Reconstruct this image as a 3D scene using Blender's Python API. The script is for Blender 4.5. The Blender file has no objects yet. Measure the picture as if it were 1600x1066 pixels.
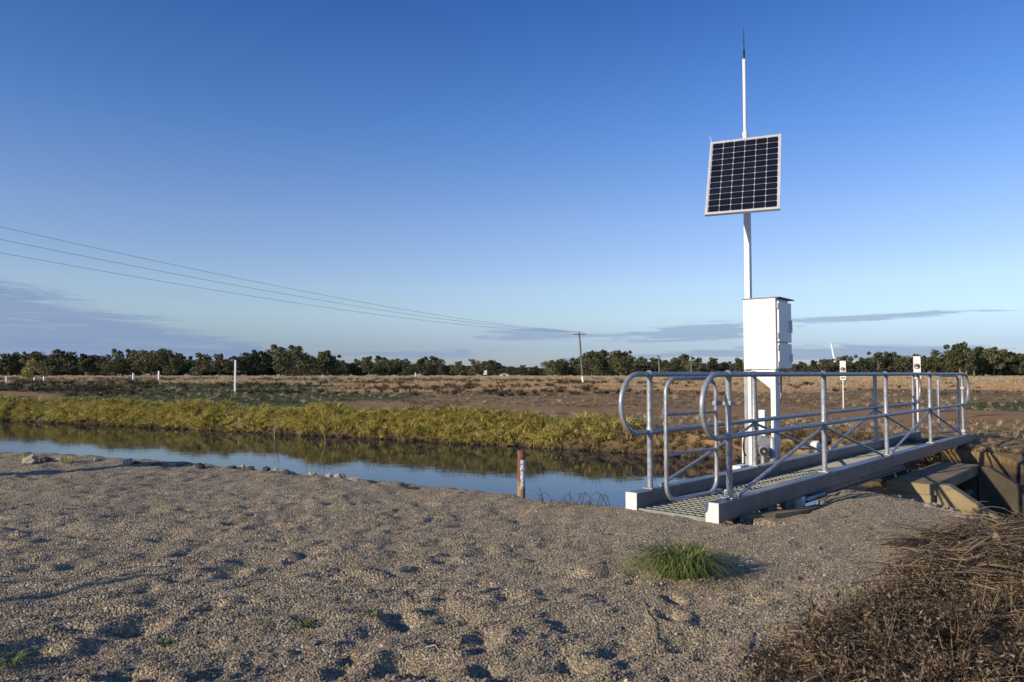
import bpy, math, random
import numpy as np
from mathutils import Vector, Matrix
R = math.radians
S = bpy.context.scene
COL = S.collection
random.seed(7)
rng = np.random.default_rng(11)

# ------------------------------------------------------------------ camera, sky, sun, exposure
EYE = 1.12
FPX = 1150.0
PITCH = math.atan(51 / FPX)
cam = bpy.data.objects.new('camera', bpy.data.cameras.new('camera'))
COL.objects.link(cam)
cam.location = (0, 0, EYE)
cam.rotation_euler = (math.pi / 2 + PITCH, 0, 0)
cam.data.sensor_width = 36
cam.data.lens = 36 * FPX / 1600
cam.data.clip_start = 0.05
cam.data.clip_end = 6000
cam.data.dof.use_dof = True
cam.data.dof.focus_distance = 6.8
cam.data.dof.aperture_fstop = 5.6
S.camera = cam

SUN_EL = 18.5
SUNX, SUNY = -0.82, -0.572
SUN_AZ = math.atan2(SUNX, SUNY)
S.view_settings.view_transform = 'Standard'
S.view_settings.look = 'None'
S.view_settings.gamma = 1
S.view_settings.use_curve_mapping = False
S.view_settings.exposure = 0.0
sun = bpy.data.objects.new('sun', bpy.data.lights.new('sun', 'SUN'))
COL.objects.link(sun)
sun.data.energy = 5.0
sun.data.angle = R(0.5)
sun.data.color = (1.0, 0.86, 0.66)
ce = math.cos(R(SUN_EL))
sdir = Vector((SUNX * ce, SUNY * ce, math.sin(R(SUN_EL)))).normalized()
sun.rotation_euler = sdir.to_track_quat('Z', 'Y').to_euler()
sun.location = (0, 0, 60)


class NT:
    """small wrapper for building node trees"""
    def __init__(s, tree):
        s.t = tree
        s.N = tree.nodes
        s.L = tree.links

    def set(s, sock, v):
        if isinstance(v, bpy.types.NodeSocket):
            s.L.new(v, sock)
        elif v is not None:
            if hasattr(sock.default_value, '__len__') and not isinstance(v, str):
                v = tuple(v)
                if len(sock.default_value) == 4 and len(v) == 3:
                    v = v + (1,)
            sock.default_value = v

    def node(s, typ, ins=None, **props):
        n = s.N.new(typ)
        for k, v in props.items():
            setattr(n, k, v)
        for k, v in (ins or {}).items():
            s.set(n.inputs[k], v)
        return n

    def m(s, op, a, b=None, c=None, clamp=False):
        n = s.N.new('ShaderNodeMath')
        n.operation = op
        n.use_clamp = clamp
        for i, v in enumerate((a, b, c)):
            if v is not None:
                s.set(n.inputs[i], v)
        return n.outputs[0]

    def mix(s, f, a, b, blend='MIX'):
        n = s.N.new('ShaderNodeMix')
        n.data_type = 'RGBA'
        n.blend_type = blend
        s.set(n.inputs[0], f)
        s.set(n.inputs[6], a)
        s.set(n.inputs[7], b)
        return n.outputs[2]

    def sstep(s, v, lo, hi):
        n = s.N.new('ShaderNodeMapRange')
        n.interpolation_type = 'SMOOTHSTEP'
        s.set(n.inputs[0], v)
        s.set(n.inputs[1], lo)
        s.set(n.inputs[2], hi)
        return n.outputs[0]

    def ramp(s, f, stops):
        n = s.N.new('ShaderNodeValToRGB')
        el = n.color_ramp.elements
        while len(el) < len(stops):
            el.new(0.5)
        for e, (p, c) in zip(el, stops):
            e.position = p
            e.color = tuple(c) + (1,)
        s.set(n.inputs[0], f)
        return n.outputs[0]

    def noise(s, vec, scale, detail=4, rough=0.55, dist=0.0, out=0):
        n = s.N.new('ShaderNodeTexNoise')
        if vec is not None:
            s.L.new(vec, n.inputs['Vector'])
        n.inputs['Scale'].default_value = scale
        n.inputs['Detail'].default_value = detail
        n.inputs['Roughness'].default_value = rough
        n.inputs['Distortion'].default_value = dist
        return n.outputs[out]

    def vor(s, vec, scale, feature='F1', out='Distance'):
        n = s.N.new('ShaderNodeTexVoronoi')
        n.feature = feature
        if vec is not None:
            s.L.new(vec, n.inputs['Vector'])
        n.inputs['Scale'].default_value = scale
        return n.outputs[out]


# ---- world: Nishita sky with low stratus streaks
W = bpy.data.worlds.new('World')
S.world = W
W.use_nodes = True
w = NT(W.node_tree)
w.N.clear()
sky = w.node('ShaderNodeTexSky', sky_type='NISHITA')
sky.sun_disc = False
sky.sun_elevation = R(SUN_EL)
sky.sun_rotation = SUN_AZ % (2 * math.pi)
sky.altitude = 0
sky.air_density = 1.0
sky.dust_density = 0.25
sky.ozone_density = 2.5
tc = w.node('ShaderNodeTexCoord')
sep = w.node('ShaderNodeSeparateXYZ', {0: tc.outputs['Generated']})
dx, dy, dz = sep.outputs
az = w.m('MULTIPLY', w.m('ARCTAN2', dx, dy), 57.2958)
el = w.m('MULTIPLY', w.m('ARCSINE', dz), 57.2958)


def gauss(a0, e0, sa, se, tilt=0.0):
    da = w.m('SUBTRACT', az, a0)
    de = w.m('SUBTRACT', w.m('SUBTRACT', el, e0), w.m('MULTIPLY', da, tilt))
    q = w.m('ADD', w.m('POWER', w.m('ABSOLUTE', w.m('DIVIDE', da, sa)), 2.0), w.m('POWER', w.m('ABSOLUTE', w.m('DIVIDE', de, se)), 2.0))
    return w.m('EXPONENT', w.m('MULTIPLY', q, -1.0))


cv = w.node('ShaderNodeCombineXYZ', {0: w.m('MULTIPLY', az, 0.13), 1: w.m('MULTIPLY', el, 1.7), 2: 3.1})
n1 = w.noise(cv.outputs[0], 1.0, 8, 0.66, 0.9)
cv2 = w.node('ShaderNodeCombineXYZ', {0: w.m('MULTIPLY', az, 0.03), 1: w.m('MULTIPLY', el, 0.42), 2: 9.7})
n2 = w.noise(cv2.outputs[0], 1.0, 3, 0.5, 0.2)
# left bank: top edge falls from 6.4 deg at azimuth -35 to 1.3 deg at -13
top = w.m('SUBTRACT', 1.5, w.m('MULTIPLY', w.m('ADD', az, 15.0), 0.235))
topn = w.m('ADD', top, w.m('MULTIPLY', w.m('SUBTRACT', n1, 0.5), 4.6))
bank = w.m('MULTIPLY', w.sstep(w.m('SUBTRACT', topn, el), -0.25, 0.9), w.sstep(az, -8.0, -20.0))
bank = w.m('MULTIPLY', bank, w.m('SUBTRACT', 1.0, w.m('MULTIPLY', w.sstep(n1, 0.50, 0.68), 0.5)))
bank = w.m('MULTIPLY', bank, w.sstep(az, -100.0, -60.0))
env = w.m('MAXIMUM', gauss(2.0, 3.05, 5.5, 0.55, -0.01), gauss(14.5, 3.1, 7.0, 0.75, 0.04))
env = w.m('MAXIMUM', env, w.m('MULTIPLY', gauss(27.0, 4.0, 8.0, 0.34, 0.03), 0.8))
env = w.m('MAXIMUM', env, w.m('MULTIPLY', gauss(24.0, 1.5, 13.0, 0.7, 0.0), 1.0))
env = w.m('MAXIMUM', env, w.m('MULTIPLY', gauss(-8.0, 1.5, 9.0, 0.5, 0.0), 0.95))
env = w.m('MAXIMUM', env, w.m('MULTIPLY', gauss(10.0, 1.2, 10.0, 0.4, 0.0), 0.55))
far_env = w.m('MULTIPLY', w.sstep(w.m('ABSOLUTE', az), 38.0, 60.0), gauss(0.0, 2.6, 9999.0, 1.7))
env = w.m('MAXIMUM', env, far_env)
strk = w.sstep(w.m('ADD', env, w.m('MULTIPLY', w.m('SUBTRACT', n1, 0.5), 2.6)), 0.36, 0.80)
strk = w.m('MULTIPLY', w.m('MULTIPLY', strk, w.sstep(env, 0.08, 0.4)), 0.68)
cl = w.m('MAXIMUM', bank, strk, clamp=True)
cl = w.m('MULTIPLY', cl, w.sstep(el, -0.5, 0.4))
cl = w.m('MULTIPLY', cl, 0.97)
ccol = w.mix(w.sstep(n2, 0.3, 0.7), (2.25, 3.15, 5.0), (2.75, 3.65, 5.4))
# thin bright wisps on the edges of the bank
grade = w.ramp(w.m('DIVIDE', w.m('MAXIMUM', el, 0.0), 90.0), [(0.0, (0.30, 0.36, 0.60)), (0.024, (0.345, 0.39, 0.60)), (0.05, (0.55, 0.56, 0.66)), (0.073, (0.63, 0.605, 0.70)), (0.128, (0.58, 0.59, 0.74)), (0.208, (0.365, 0.51, 0.77)), (0.30, (0.215, 0.39, 0.70)), (1.0, (0.19, 0.35, 0.68))])
skycol = w.mix(1.0, sky.outputs[0], w.mix(1.0, grade, (2.0, 2.0, 2.0), 'MULTIPLY'), 'MULTIPLY')
wisp = w.m('MULTIPLY', w.m('MULTIPLY', w.sstep(n1, 0.56, 0.74), gauss(-24.0, 3.9, 9.0, 1.6, -0.16)), 0.65)
skyc = w.mix(cl, skycol, ccol)
skyc = w.mix(wisp, skyc, (5.6, 6.8, 8.6))
bg = w.node('ShaderNodeBackground', {0: skyc, 1: 0.105})
wo = w.node('ShaderNodeOutputWorld', {0: bg.outputs[0]})

# ------------------------------------------------------------------ helpers


def px(x, y, Y=None, z=None):
    """world point seen at photo pixel (x, y): at depth Y or on height z"""
    dxp, dyp = (x - 800) / FPX, (533 - y) / FPX
    c, s_ = math.cos(PITCH), math.sin(PITCH)
    v = Vector((dxp, c - dyp * s_, s_ + dyp * c))
    t = Y / v.y if Y is not None else (z - EYE) / v.z
    return Vector((0, 0, EYE)) + v * t


def tag(o, label=None, cat=None, group=None, kind=None):
    if label:
        o['label'] = label
    if cat:
        o['category'] = cat
    if group:
        o['group'] = group
    if kind:
        o['kind'] = kind
    return o


def thing(name, label, cat, loc=(0, 0, 0), group=None, rz=0.0):
    o = bpy.data.objects.new(name, None)
    o.empty_display_size = 0.2
    COL.objects.link(o)
    o.location = loc
    o.rotation_euler = (0, 0, rz)
    return tag(o, label, cat, group)


class MB:
    """collects vertices and faces in world coordinates"""
    def __init__(s):
        s.v = []
        s.f = []
        s.sm = []

    def add(s, vs, fs, smooth=False):
        k = len(s.v)
        s.v += [tuple(p) for p in vs]
        s.f += [tuple(i + k for i in f) for f in fs]
        s.sm += [smooth] * len(fs)
        return s

    def box(s, c, ax, ay, az_, hx, hy, hz, bev=0.0):
        """box with centre c, unit axes and half sizes; bev chamfers the edges"""
        c = Vector(c)
        ax, ay, az_ = Vector(ax), Vector(ay), Vector(az_)
        if bev <= 0:
            P = [c + ax * hx * i + ay * hy * j + az_ * hz * k for i in (-1, 1) for j in (-1, 1) for k in (-1, 1)]
            return s.add(P, [(0, 1, 3, 2), (4, 6, 7, 5), (0, 4, 5, 1), (2, 3, 7, 6), (0, 2, 6, 4), (1, 5, 7, 3)])
        import bmesh
        bm = bmesh.new()
        bmesh.ops.create_cube(bm, size=1.0)
        for v in bm.verts:
            v.co = Vector((v.co.x * 2 * hx, v.co.y * 2 * hy, v.co.z * 2 * hz))
        bmesh.ops.bevel(bm, geom=bm.edges[:], offset=bev, segments=2, affect='EDGES', profile=0.6)
        bm.verts.index_update()
        s.add([c + ax * v.co.x + ay * v.co.y + az_ * v.co.z for v in bm.verts], [[v.index for v in f.verts] for f in bm.faces])
        bm.free()
        return s

    def abox(s, lo, hi, bev=0.0):
        lo, hi = Vector(lo), Vector(hi)
        c, h = (lo + hi) / 2, (hi - lo) / 2
        return s.box(c, (1, 0, 0), (0, 1, 0), (0, 0, 1), h.x, h.y, h.z, bev)

    def tube(s, pts, r, n=10, closed=False, caps=True):
        pts = [Vector(p) for p in pts]
        m = len(pts)
        rr = r if hasattr(r, '__len__') else [r] * m
        tang = []
        for i in range(m):
            a = pts[(i - 1) % m] if (closed or i > 0) else pts[0]
            b = pts[(i + 1) % m] if (closed or i < m - 1) else pts[-1]
            tang.append((b - a).normalized())
        up = Vector((0, 0, 1)) if abs(tang[0].z) < 0.9 else Vector((1, 0, 0))
        nrm = (up - tang[0] * up.dot(tang[0])).normalized()
        vs = []
        for i in range(m):
            nrm = (nrm - tang[i] * nrm.dot(tang[i])).normalized()
            bi = tang[i].cross(nrm)
            for k in range(n):
                a = 2 * math.pi * k / n
                vs.append(pts[i] + (nrm * math.cos(a) + bi * math.sin(a)) * rr[i])
        fs = []
        for i in range(m if closed else m - 1):
            for k in range(n):
                a, b = i * n + k, i * n + (k + 1) % n
                c, d = ((i + 1) % m) * n + (k + 1) % n, ((i + 1) % m) * n + k
                fs.append((a, b, c, d))
        s.add(vs, fs, True)
        if caps and not closed:
            s.add(vs[:n], [tuple(range(n))[::-1]])
            s.add(vs[-n:], [tuple(range(n))])
        return s

    def ball(s, c, r, n=10, sz=1.0):
        c = Vector(c)
        vs = [c + Vector((0, 0, -r * sz))]
        for i in range(1, n // 2):
            t = math.pi * i / (n // 2)
            for k in range(n):
                a = 2 * math.pi * k / n
                vs.append(c + Vector((math.sin(t) * math.cos(a) * r, math.sin(t) * math.sin(a) * r, -math.cos(t) * r * sz)))
        vs.append(c + Vector((0, 0, r * sz)))
        fs = []
        q = n // 2 - 1
        for k in range(n):
            fs.append((0, 1 + (k + 1) % n, 1 + k))
            fs.append((len(vs) - 1, 1 + (q - 1) * n + k, 1 + (q - 1) * n + (k + 1) % n))
            for i in range(q - 1):
                a = 1 + i * n
                fs.append((a + k, a + (k + 1) % n, a + n + (k + 1) % n, a + n + k))
        return s.add(vs, fs, True)

    def prism(s, poly, a, b):
        """polygon given by world points, extruded from offset a to offset b (vectors)"""
        n = len(poly)
        a, b = Vector(a), Vector(b)
        P = [Vector(p) + a for p in poly] + [Vector(p) + b for p in poly]
        F = [tuple(range(n))[::-1], tuple(range(n, 2 * n))] + [(i, (i + 1) % n, n + (i + 1) % n, n + i) for i in range(n)]
        return s.add(P, F)

    def mesh(s, name, off=(0, 0, 0)):
        me = bpy.data.meshes.new(name)
        o = Vector(off)
        me.from_pydata([tuple(Vector(p) - o) for p in s.v], [], s.f)
        me.polygons.foreach_set('use_smooth', s.sm)
        me.validate()
        return me

    def build(s, name, mat, parent=None):
        off = Vector((0, 0, 0))
        q = parent
        rot = 0.0
        while q is not None:
            off += q.location
            q = q.parent
        me = s.mesh(name, off)
        if mat:
            me.materials.append(mat)
        o = bpy.data.objects.new(name, me)
        COL.objects.link(o)
        o.parent = parent
        return o


def np_mesh(name, v, f, mat=None, smooth=False):
    me = bpy.data.meshes.new(name)
    v = np.asarray(v, dtype=np.float32)
    f = np.asarray(f, dtype=np.int32)
    me.vertices.add(len(v))
    me.vertices.foreach_set('co', v.ravel())
    k = f.shape[1]
    me.loops.add(f.size)
    me.loops.foreach_set('vertex_index', f.ravel())
    me.polygons.add(len(f))
    me.polygons.foreach_set('loop_start', np.arange(0, f.size, k, dtype=np.int32))
    me.polygons.foreach_set('loop_total', np.full(len(f), k, dtype=np.int32))
    me.update(calc_edges=True)
    me.polygons.foreach_set('use_smooth', np.full(len(f), smooth))
    if mat:
        me.materials.append(mat)
    return me


def link_mesh(name, me, parent=None):
    o = bpy.data.objects.new(name, me)
    COL.objects.link(o)
    o.parent = parent
    return o


# ---- material helpers


def newmat(name):
    m = bpy.data.materials.new(name)
    m.use_nodes = True
    t = NT(m.node_tree)
    b = t.N['Principled BSDF']
    return m, t, b


def bump(t, b, h, strength=0.5, dist=0.01):
    n = t.node('ShaderNodeBump', {'Strength': strength, 'Distance': dist, 'Height': h})
    t.L.new(n.outputs[0], b.inputs['Normal'])
    return n


def surf(name, c1, c2, scale=6.0, rough=0.5, metal=0.0, bstr=0.15, bscale=60.0, bdist=0.002, dirt=None, dirt_scale=3.0, dirt_amt=(0.55, 0.75), rvar=0.12, spec=0.5):
    m, t, b = newmat(name)
    co = t.node('ShaderNodeTexCoord').outputs['Object']
    n = t.noise(co, scale, 6, 0.6)
    col = t.mix(t.sstep(n, 0.3, 0.7), c1, c2)
    if dirt:
        n2 = t.noise(co, dirt_scale, 8, 0.7, 0.6)
        col = t.mix(t.sstep(n2, *dirt_amt), col, dirt)
    t.set(b.inputs['Base Color'], col)
    t.set(b.inputs['Roughness'], t.m('ADD', rough - rvar / 2, t.m('MULTIPLY', t.noise(co, scale * 2.3, 4), rvar)))
    b.inputs['Metallic'].default_value = metal
    b.inputs['Specular IOR Level'].default_value = spec
    if bstr:
        bump(t, b, t.noise(co, bscale, 4), bstr, bdist)
    return m


M = {}
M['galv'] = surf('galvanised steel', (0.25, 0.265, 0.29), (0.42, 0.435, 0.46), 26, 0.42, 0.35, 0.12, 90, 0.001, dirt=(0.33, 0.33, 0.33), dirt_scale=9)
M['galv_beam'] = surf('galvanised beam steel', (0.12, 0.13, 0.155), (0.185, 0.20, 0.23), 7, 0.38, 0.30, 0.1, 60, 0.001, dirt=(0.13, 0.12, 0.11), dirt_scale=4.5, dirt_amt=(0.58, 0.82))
M['beam_end'] = surf('sunlit whitish end cap', (0.62, 0.61, 0.58), (0.74, 0.73, 0.70), 20, 0.55, 0.1, 0.1, 80, 0.001, dirt=(0.45, 0.42, 0.38), dirt_scale=18)  # lit copy of the beam steel: sun on the end faces is in the colour
M['grating'] = surf('grating steel', (0.20, 0.21, 0.18), (0.29, 0.30, 0.26), 12, 0.6, 0.2, 0.0)
M['white'] = surf('white powder coat', (0.72, 0.715, 0.69), (0.77, 0.765, 0.75), 3, 0.38, 0.0, 0.05, 120, 0.0006, dirt=(0.56, 0.52, 0.45), dirt_scale=3.2, dirt_amt=(0.52, 0.85))
M['white2'] = surf('white painted steel', (0.70, 0.69, 0.66), (0.80, 0.79, 0.76), 9, 0.5, 0.0, 0.1, 60, 0.001, dirt=(0.35, 0.27, 0.2), dirt_scale=7, dirt_amt=(0.64, 0.85))
M['grey_plastic'] = surf('weathered grey steel', (0.25, 0.26, 0.27), (0.36, 0.37, 0.38), 9, 0.6, 0.2, 0.1)
M['black'] = surf('black rubber', (0.012, 0.012, 0.014), (0.03, 0.03, 0.03), 12, 0.4, 0.0, 0.05)
M['dark_roof'] = surf('dark roof sheet', (0.10, 0.105, 0.11), (0.16, 0.165, 0.17), 9, 0.5, 0.3, 0.05)
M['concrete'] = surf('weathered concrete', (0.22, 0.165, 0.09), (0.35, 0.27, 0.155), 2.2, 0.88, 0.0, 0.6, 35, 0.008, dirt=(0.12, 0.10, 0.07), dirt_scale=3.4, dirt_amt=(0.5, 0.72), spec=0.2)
M['concrete_dark'] = surf('stained concrete with painted shade', (0.06, 0.05, 0.035), (0.12, 0.10, 0.07), 2.6, 0.9, 0.0, 0.6, 35, 0.008, dirt=(0.025, 0.022, 0.017), dirt_scale=2.4, dirt_amt=(0.45, 0.7), spec=0.2)  # stained, and darkened further so the far walls read as shaded
M['timber'] = surf('weathered timber', (0.16, 0.12, 0.085), (0.27, 0.21, 0.15), 7, 0.85, 0, 0.5, 40, 0.004)
M['pole_wood'] = surf('grey pole timber', (0.10, 0.10, 0.085), (0.17, 0.165, 0.14), 3, 0.85, 0, 0.4, 30, 0.01)
M['wire'] = surf('power wire', (0.11, 0.11, 0.12), (0.14, 0.14, 0.15), 3, 0.5, 0.3, 0.0)
M['rock'] = surf('pale rock', (0.30, 0.255, 0.20), (0.52, 0.47, 0.40), 9, 0.9, 0, 0.7, 22, 0.015, dirt=(0.14, 0.12, 0.10), dirt_scale=6, spec=0.2)
M['rock_dark'] = surf('dark rock', (0.05, 0.045, 0.04), (0.12, 0.11, 0.10), 9, 0.9, 0, 0.7, 22, 0.015, dirt=(0.05, 0.045, 0.04), dirt_scale=6, spec=0.2)
M['sign_white'] = surf('sign face', (0.72, 0.71, 0.69), (0.8, 0.79, 0.77), 9, 0.5, 0, 0.0)
M['sign_red'] = surf('sign red', (0.10, 0.035, 0.03), (0.17, 0.05, 0.04), 19, 0.5, 0, 0.0)
M['sign_black'] = surf('sign black', (0.02, 0.02, 0.02), (0.05, 0.05, 0.05), 19, 0.5, 0, 0.0)
M['cream'] = surf('cream wall', (0.55, 0.52, 0.46), (0.66, 0.63, 0.57), 3, 0.7, 0, 0.0)


def leafmat(name, c1, c2, c3=None, trans=0.3, wscale=0.9, rough=0.6, island=0.4):
    m, t, b = newmat(name)
    geo = t.node('ShaderNodeNewGeometry')
    oi = t.node('ShaderNodeObjectInfo')
    n = t.noise(geo.outputs['Position'], wscale, 4, 0.6)
    f = t.m('ADD', t.m('MULTIPLY', n, 0.75), t.m('MULTIPLY', oi.outputs['Random'], 0.35))
    f = t.m('ADD', f, t.m('MULTIPLY', t.m('SUBTRACT', geo.outputs['Random Per Island'], 0.5), island))
    stops = [(0.28, c1), (0.72, c2)] if c3 is None else [(0.25, c1), (0.52, c2), (0.78, c3)]
    col = t.ramp(f, stops)
    t.set(b.inputs['Base Color'], col)
    b.inputs['Roughness'].default_value = rough
    b.inputs['Specular IOR Level'].default_value = 0.25
    if trans > 0:
        tr = t.node('ShaderNodeBsdfTranslucent', {0: col})
        mx = t.node('ShaderNodeMixShader', {0: trans, 1: b.outputs[0], 2: tr.outputs[0]})
        t.L.new(mx.outputs[0], t.N['Material Output'].inputs[0])
    return m


M['bankgrass'] = leafmat('bank couch grass', (0.035, 0.038, 0.012), (0.31, 0.30, 0.055), (0.74, 0.62, 0.19), 0.32, 3.2, island=0.95)
M['bankdry'] = leafmat('dry bank roots', (0.05, 0.035, 0.022), (0.16, 0.11, 0.06), (0.30, 0.22, 0.12), 0.1, 2.2)
M['straw'] = leafmat('dry straw', (0.26, 0.185, 0.095), (0.46, 0.35, 0.20), (0.62, 0.51, 0.33), 0.2, 0.25)
M['redstraw'] = leafmat('reddish straw', (0.32, 0.19, 0.095), (0.52, 0.35, 0.185), (0.66, 0.50, 0.30), 0.2, 0.25)
M['fieldgreen'] = leafmat('field herbs', (0.05, 0.07, 0.025), (0.10, 0.125, 0.045), (0.16, 0.17, 0.07), 0.2, 0.3)
M['shrub'] = leafmat('low dark shrub', (0.035, 0.035, 0.02), (0.085, 0.07, 0.04), (0.12, 0.10, 0.055), 0.1, 0.5)
M['tuft'] = leafmat('green tuft grass', (0.09, 0.12, 0.03), (0.26, 0.32, 0.09), (0.56, 0.54, 0.26), 0.35, 14)
M['sprout'] = leafmat('small sprouts', (0.05, 0.10, 0.02), (0.10, 0.17, 0.035), None, 0.3, 20)
M['weed'] = leafmat('dry weed stalks', (0.018, 0.013, 0.009), (0.070, 0.048, 0.027), (0.30, 0.22, 0.135), 0.15, 5.0, island=1.0)
M['mat'] = leafmat('flattened reeds', (0.028, 0.018, 0.010), (0.090, 0.056, 0.028), (0.32, 0.235, 0.135), 0.1, 3.0, island=1.0)
M['olive'] = leafmat('gum leaves', (0.04, 0.05, 0.022), (0.08, 0.088, 0.04), (0.14, 0.135, 0.064), 0.12, 0.16)
M['olive_dark'] = leafmat('dark gum leaves', (0.027, 0.036, 0.018), (0.054, 0.062, 0.030), (0.09, 0.092, 0.044), 0.10, 0.16)
M['olive_pale'] = leafmat('pale yellowish leaves', (0.17, 0.145, 0.05), (0.26, 0.22, 0.075), (0.34, 0.28, 0.11), 0.15, 0.3)
M['bark'] = surf('gum bark', (0.13, 0.11, 0.09), (0.27, 0.24, 0.20), 2, 0.9, 0, 0.4, 12, 0.02)
M['twig'] = surf('dark twig', (0.05, 0.035, 0.025), (0.10, 0.075, 0.05), 30, 0.9, 0, 0.0)

# ------------------------------------------------------------------ value noise and terrain


def vnoise(x, y, s, seed=0):
    x = np.asarray(x, float) / s
    y = np.asarray(y, float) / s
    xi, yi = np.floor(x).astype(np.int64), np.floor(y).astype(np.int64)
    xf, yf = x - xi, y - yi
    xf, yf = xf * xf * (3 - 2 * xf), yf * yf * (3 - 2 * yf)

    def h(a, b):
        q = (a * 374761393 + b * 668265263 + seed * 974634777) & 0xffffffff
        q = ((q ^ (q >> 13)) * 1274126177) & 0xffffffff
        return ((q ^ (q >> 16)) & 0xffff) / 65535.0
    return (h(xi, yi) * (1 - xf) + h(xi + 1, yi) * xf) * (1 - yf) + (h(xi, yi + 1) * (1 - xf) + h(xi + 1, yi + 1) * xf) * yf - 0.5


def fbm(x, y, s, oct=4, seed=0):
    r, a = 0, 1.0
    for i in range(oct):
        r = r + a * vnoise(x, y, s, seed + i)
        s *= 0.5
        a *= 0.5
    return r


def ss(x, a, b):
    t = np.clip((x - a) / (b - a), 0, 1)
    return t * t * (3 - 2 * t)


def sdf(poly, x, y):
    """signed distance, positive inside"""
    x = np.asarray(x, float)
    y = np.asarray(y, float)
    d = np.full(x.shape, 1e9)
    ins = np.zeros(x.shape, bool)
    n = len(poly)
    for i in range(n):
        ax, ay = poly[i]
        bx, by = poly[(i + 1) % n]
        ex, ey = bx - ax, by - ay
        t = np.clip(((x - ax) * ex + (y - ay) * ey) / (ex * ex + ey * ey), 0, 1)
        d = np.minimum(d, np.hypot(x - ax - t * ex, y - ay - t * ey))
        c = ((ay > y) != (by > y))
        with np.errstate(divide='ignore', invalid='ignore'):
            ins ^= c & (x < (bx - ax) * (y - ay) / (by - ay + 1e-12) + ax)
    return np.where(ins, d, -d)


# bridge frame: origin at the first near post, e along the bridge, wv across to the far row
B0 = Vector((1.66, 5.66, 0))
E_ = Vector((0.674, 0.739, 0)).normalized()
Wv = Vector((-E_.y, E_.x, 0))
Z_ = Vector((0, 0, 1))


def BP(u, v, z=0.0):
    return B0 + E_ * u + Wv * v + Z_ * z


def bxy(u, v):
    p = BP(u, v)
    return (p.x, p.y)


WATER = -0.35
CANAL = [(-60, 38), (-30, 23.2), (-12, 13.5), (-7.2, 10.8), (-4.6, 10.0), (-2.1, 8.6), (-0.6, 7.6), (0.1, 7.1), (0.9, 6.62), (1.45, 6.2),
         bxy(0.22, 0.05), bxy(0.35, -0.14), bxy(0.8, -0.2), bxy(1.25, -0.16), bxy(1.7, -0.05), bxy(4.16, -0.05), bxy(6.4, -0.05), bxy(6.8, 0.2),
         (4.0, 12.55), (1.93, 13.95), (0, 15.15), (-6.4, 18.5), (-16.1, 23.4), (-32, 33), (-60, 52)]
PIT = [bxy(4.16, 0.0), bxy(6.4, 0.0), bxy(6.4, -1.75), bxy(8.2, -6), bxy(8.2, -16), bxy(2.2, -16), bxy(2.9, -5), bxy(4.16, -1.75)]

_pr = np.random.default_rng(5)
pits = []
for _ in range(640):
    Y = 2.3 + 7.2 * _pr.random() ** 1.2
    X = (-0.75 + 1.25 * _pr.random()) * Y
    a = _pr.random()
    pits.append((X, Y, 0.022 + 0.05 * _pr.random() ** 1.6, (0.009 + 0.025 * _pr.random() ** 1.3) * (1.2 if X < 0 else 0.55), 0.6 + _pr.normal() * 0.45))
for X, Y, r, dpt, a in ((0.78, 3.62, 0.045, 0.045, 1.6), (0.71, 3.34, 0.05, 0.05, 1.6), (1.12, 3.55, 0.05, 0.04, 0.4), (0.32, 4.0, 0.05, 0.035, 0.2),
                        (-0.12, 3.0, 0.07, 0.04, 1.2), (0.22, 2.75, 0.06, 0.04, 0.4), (-0.45, 2.75, 0.07, 0.04, 1.0), (-0.5, 3.3, 0.06, 0.04, 2.0),
                        (-1.6, 3.2, 0.06, 0.045, 0.5), (0.2, 2.45, 0.12, 0.05, 0.2), (-0.95, 4.0, 0.07, 0.04, 0.3), (-0.5, 4.15, 0.06, 0.035, 0.8)):
    pits.append((X, Y, r, dpt, a))


def farside(x, y, u, v):
    return np.where(v > 0.5, 0.54 * x + 0.84 * y > 8.6, u > 6.5)


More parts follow.
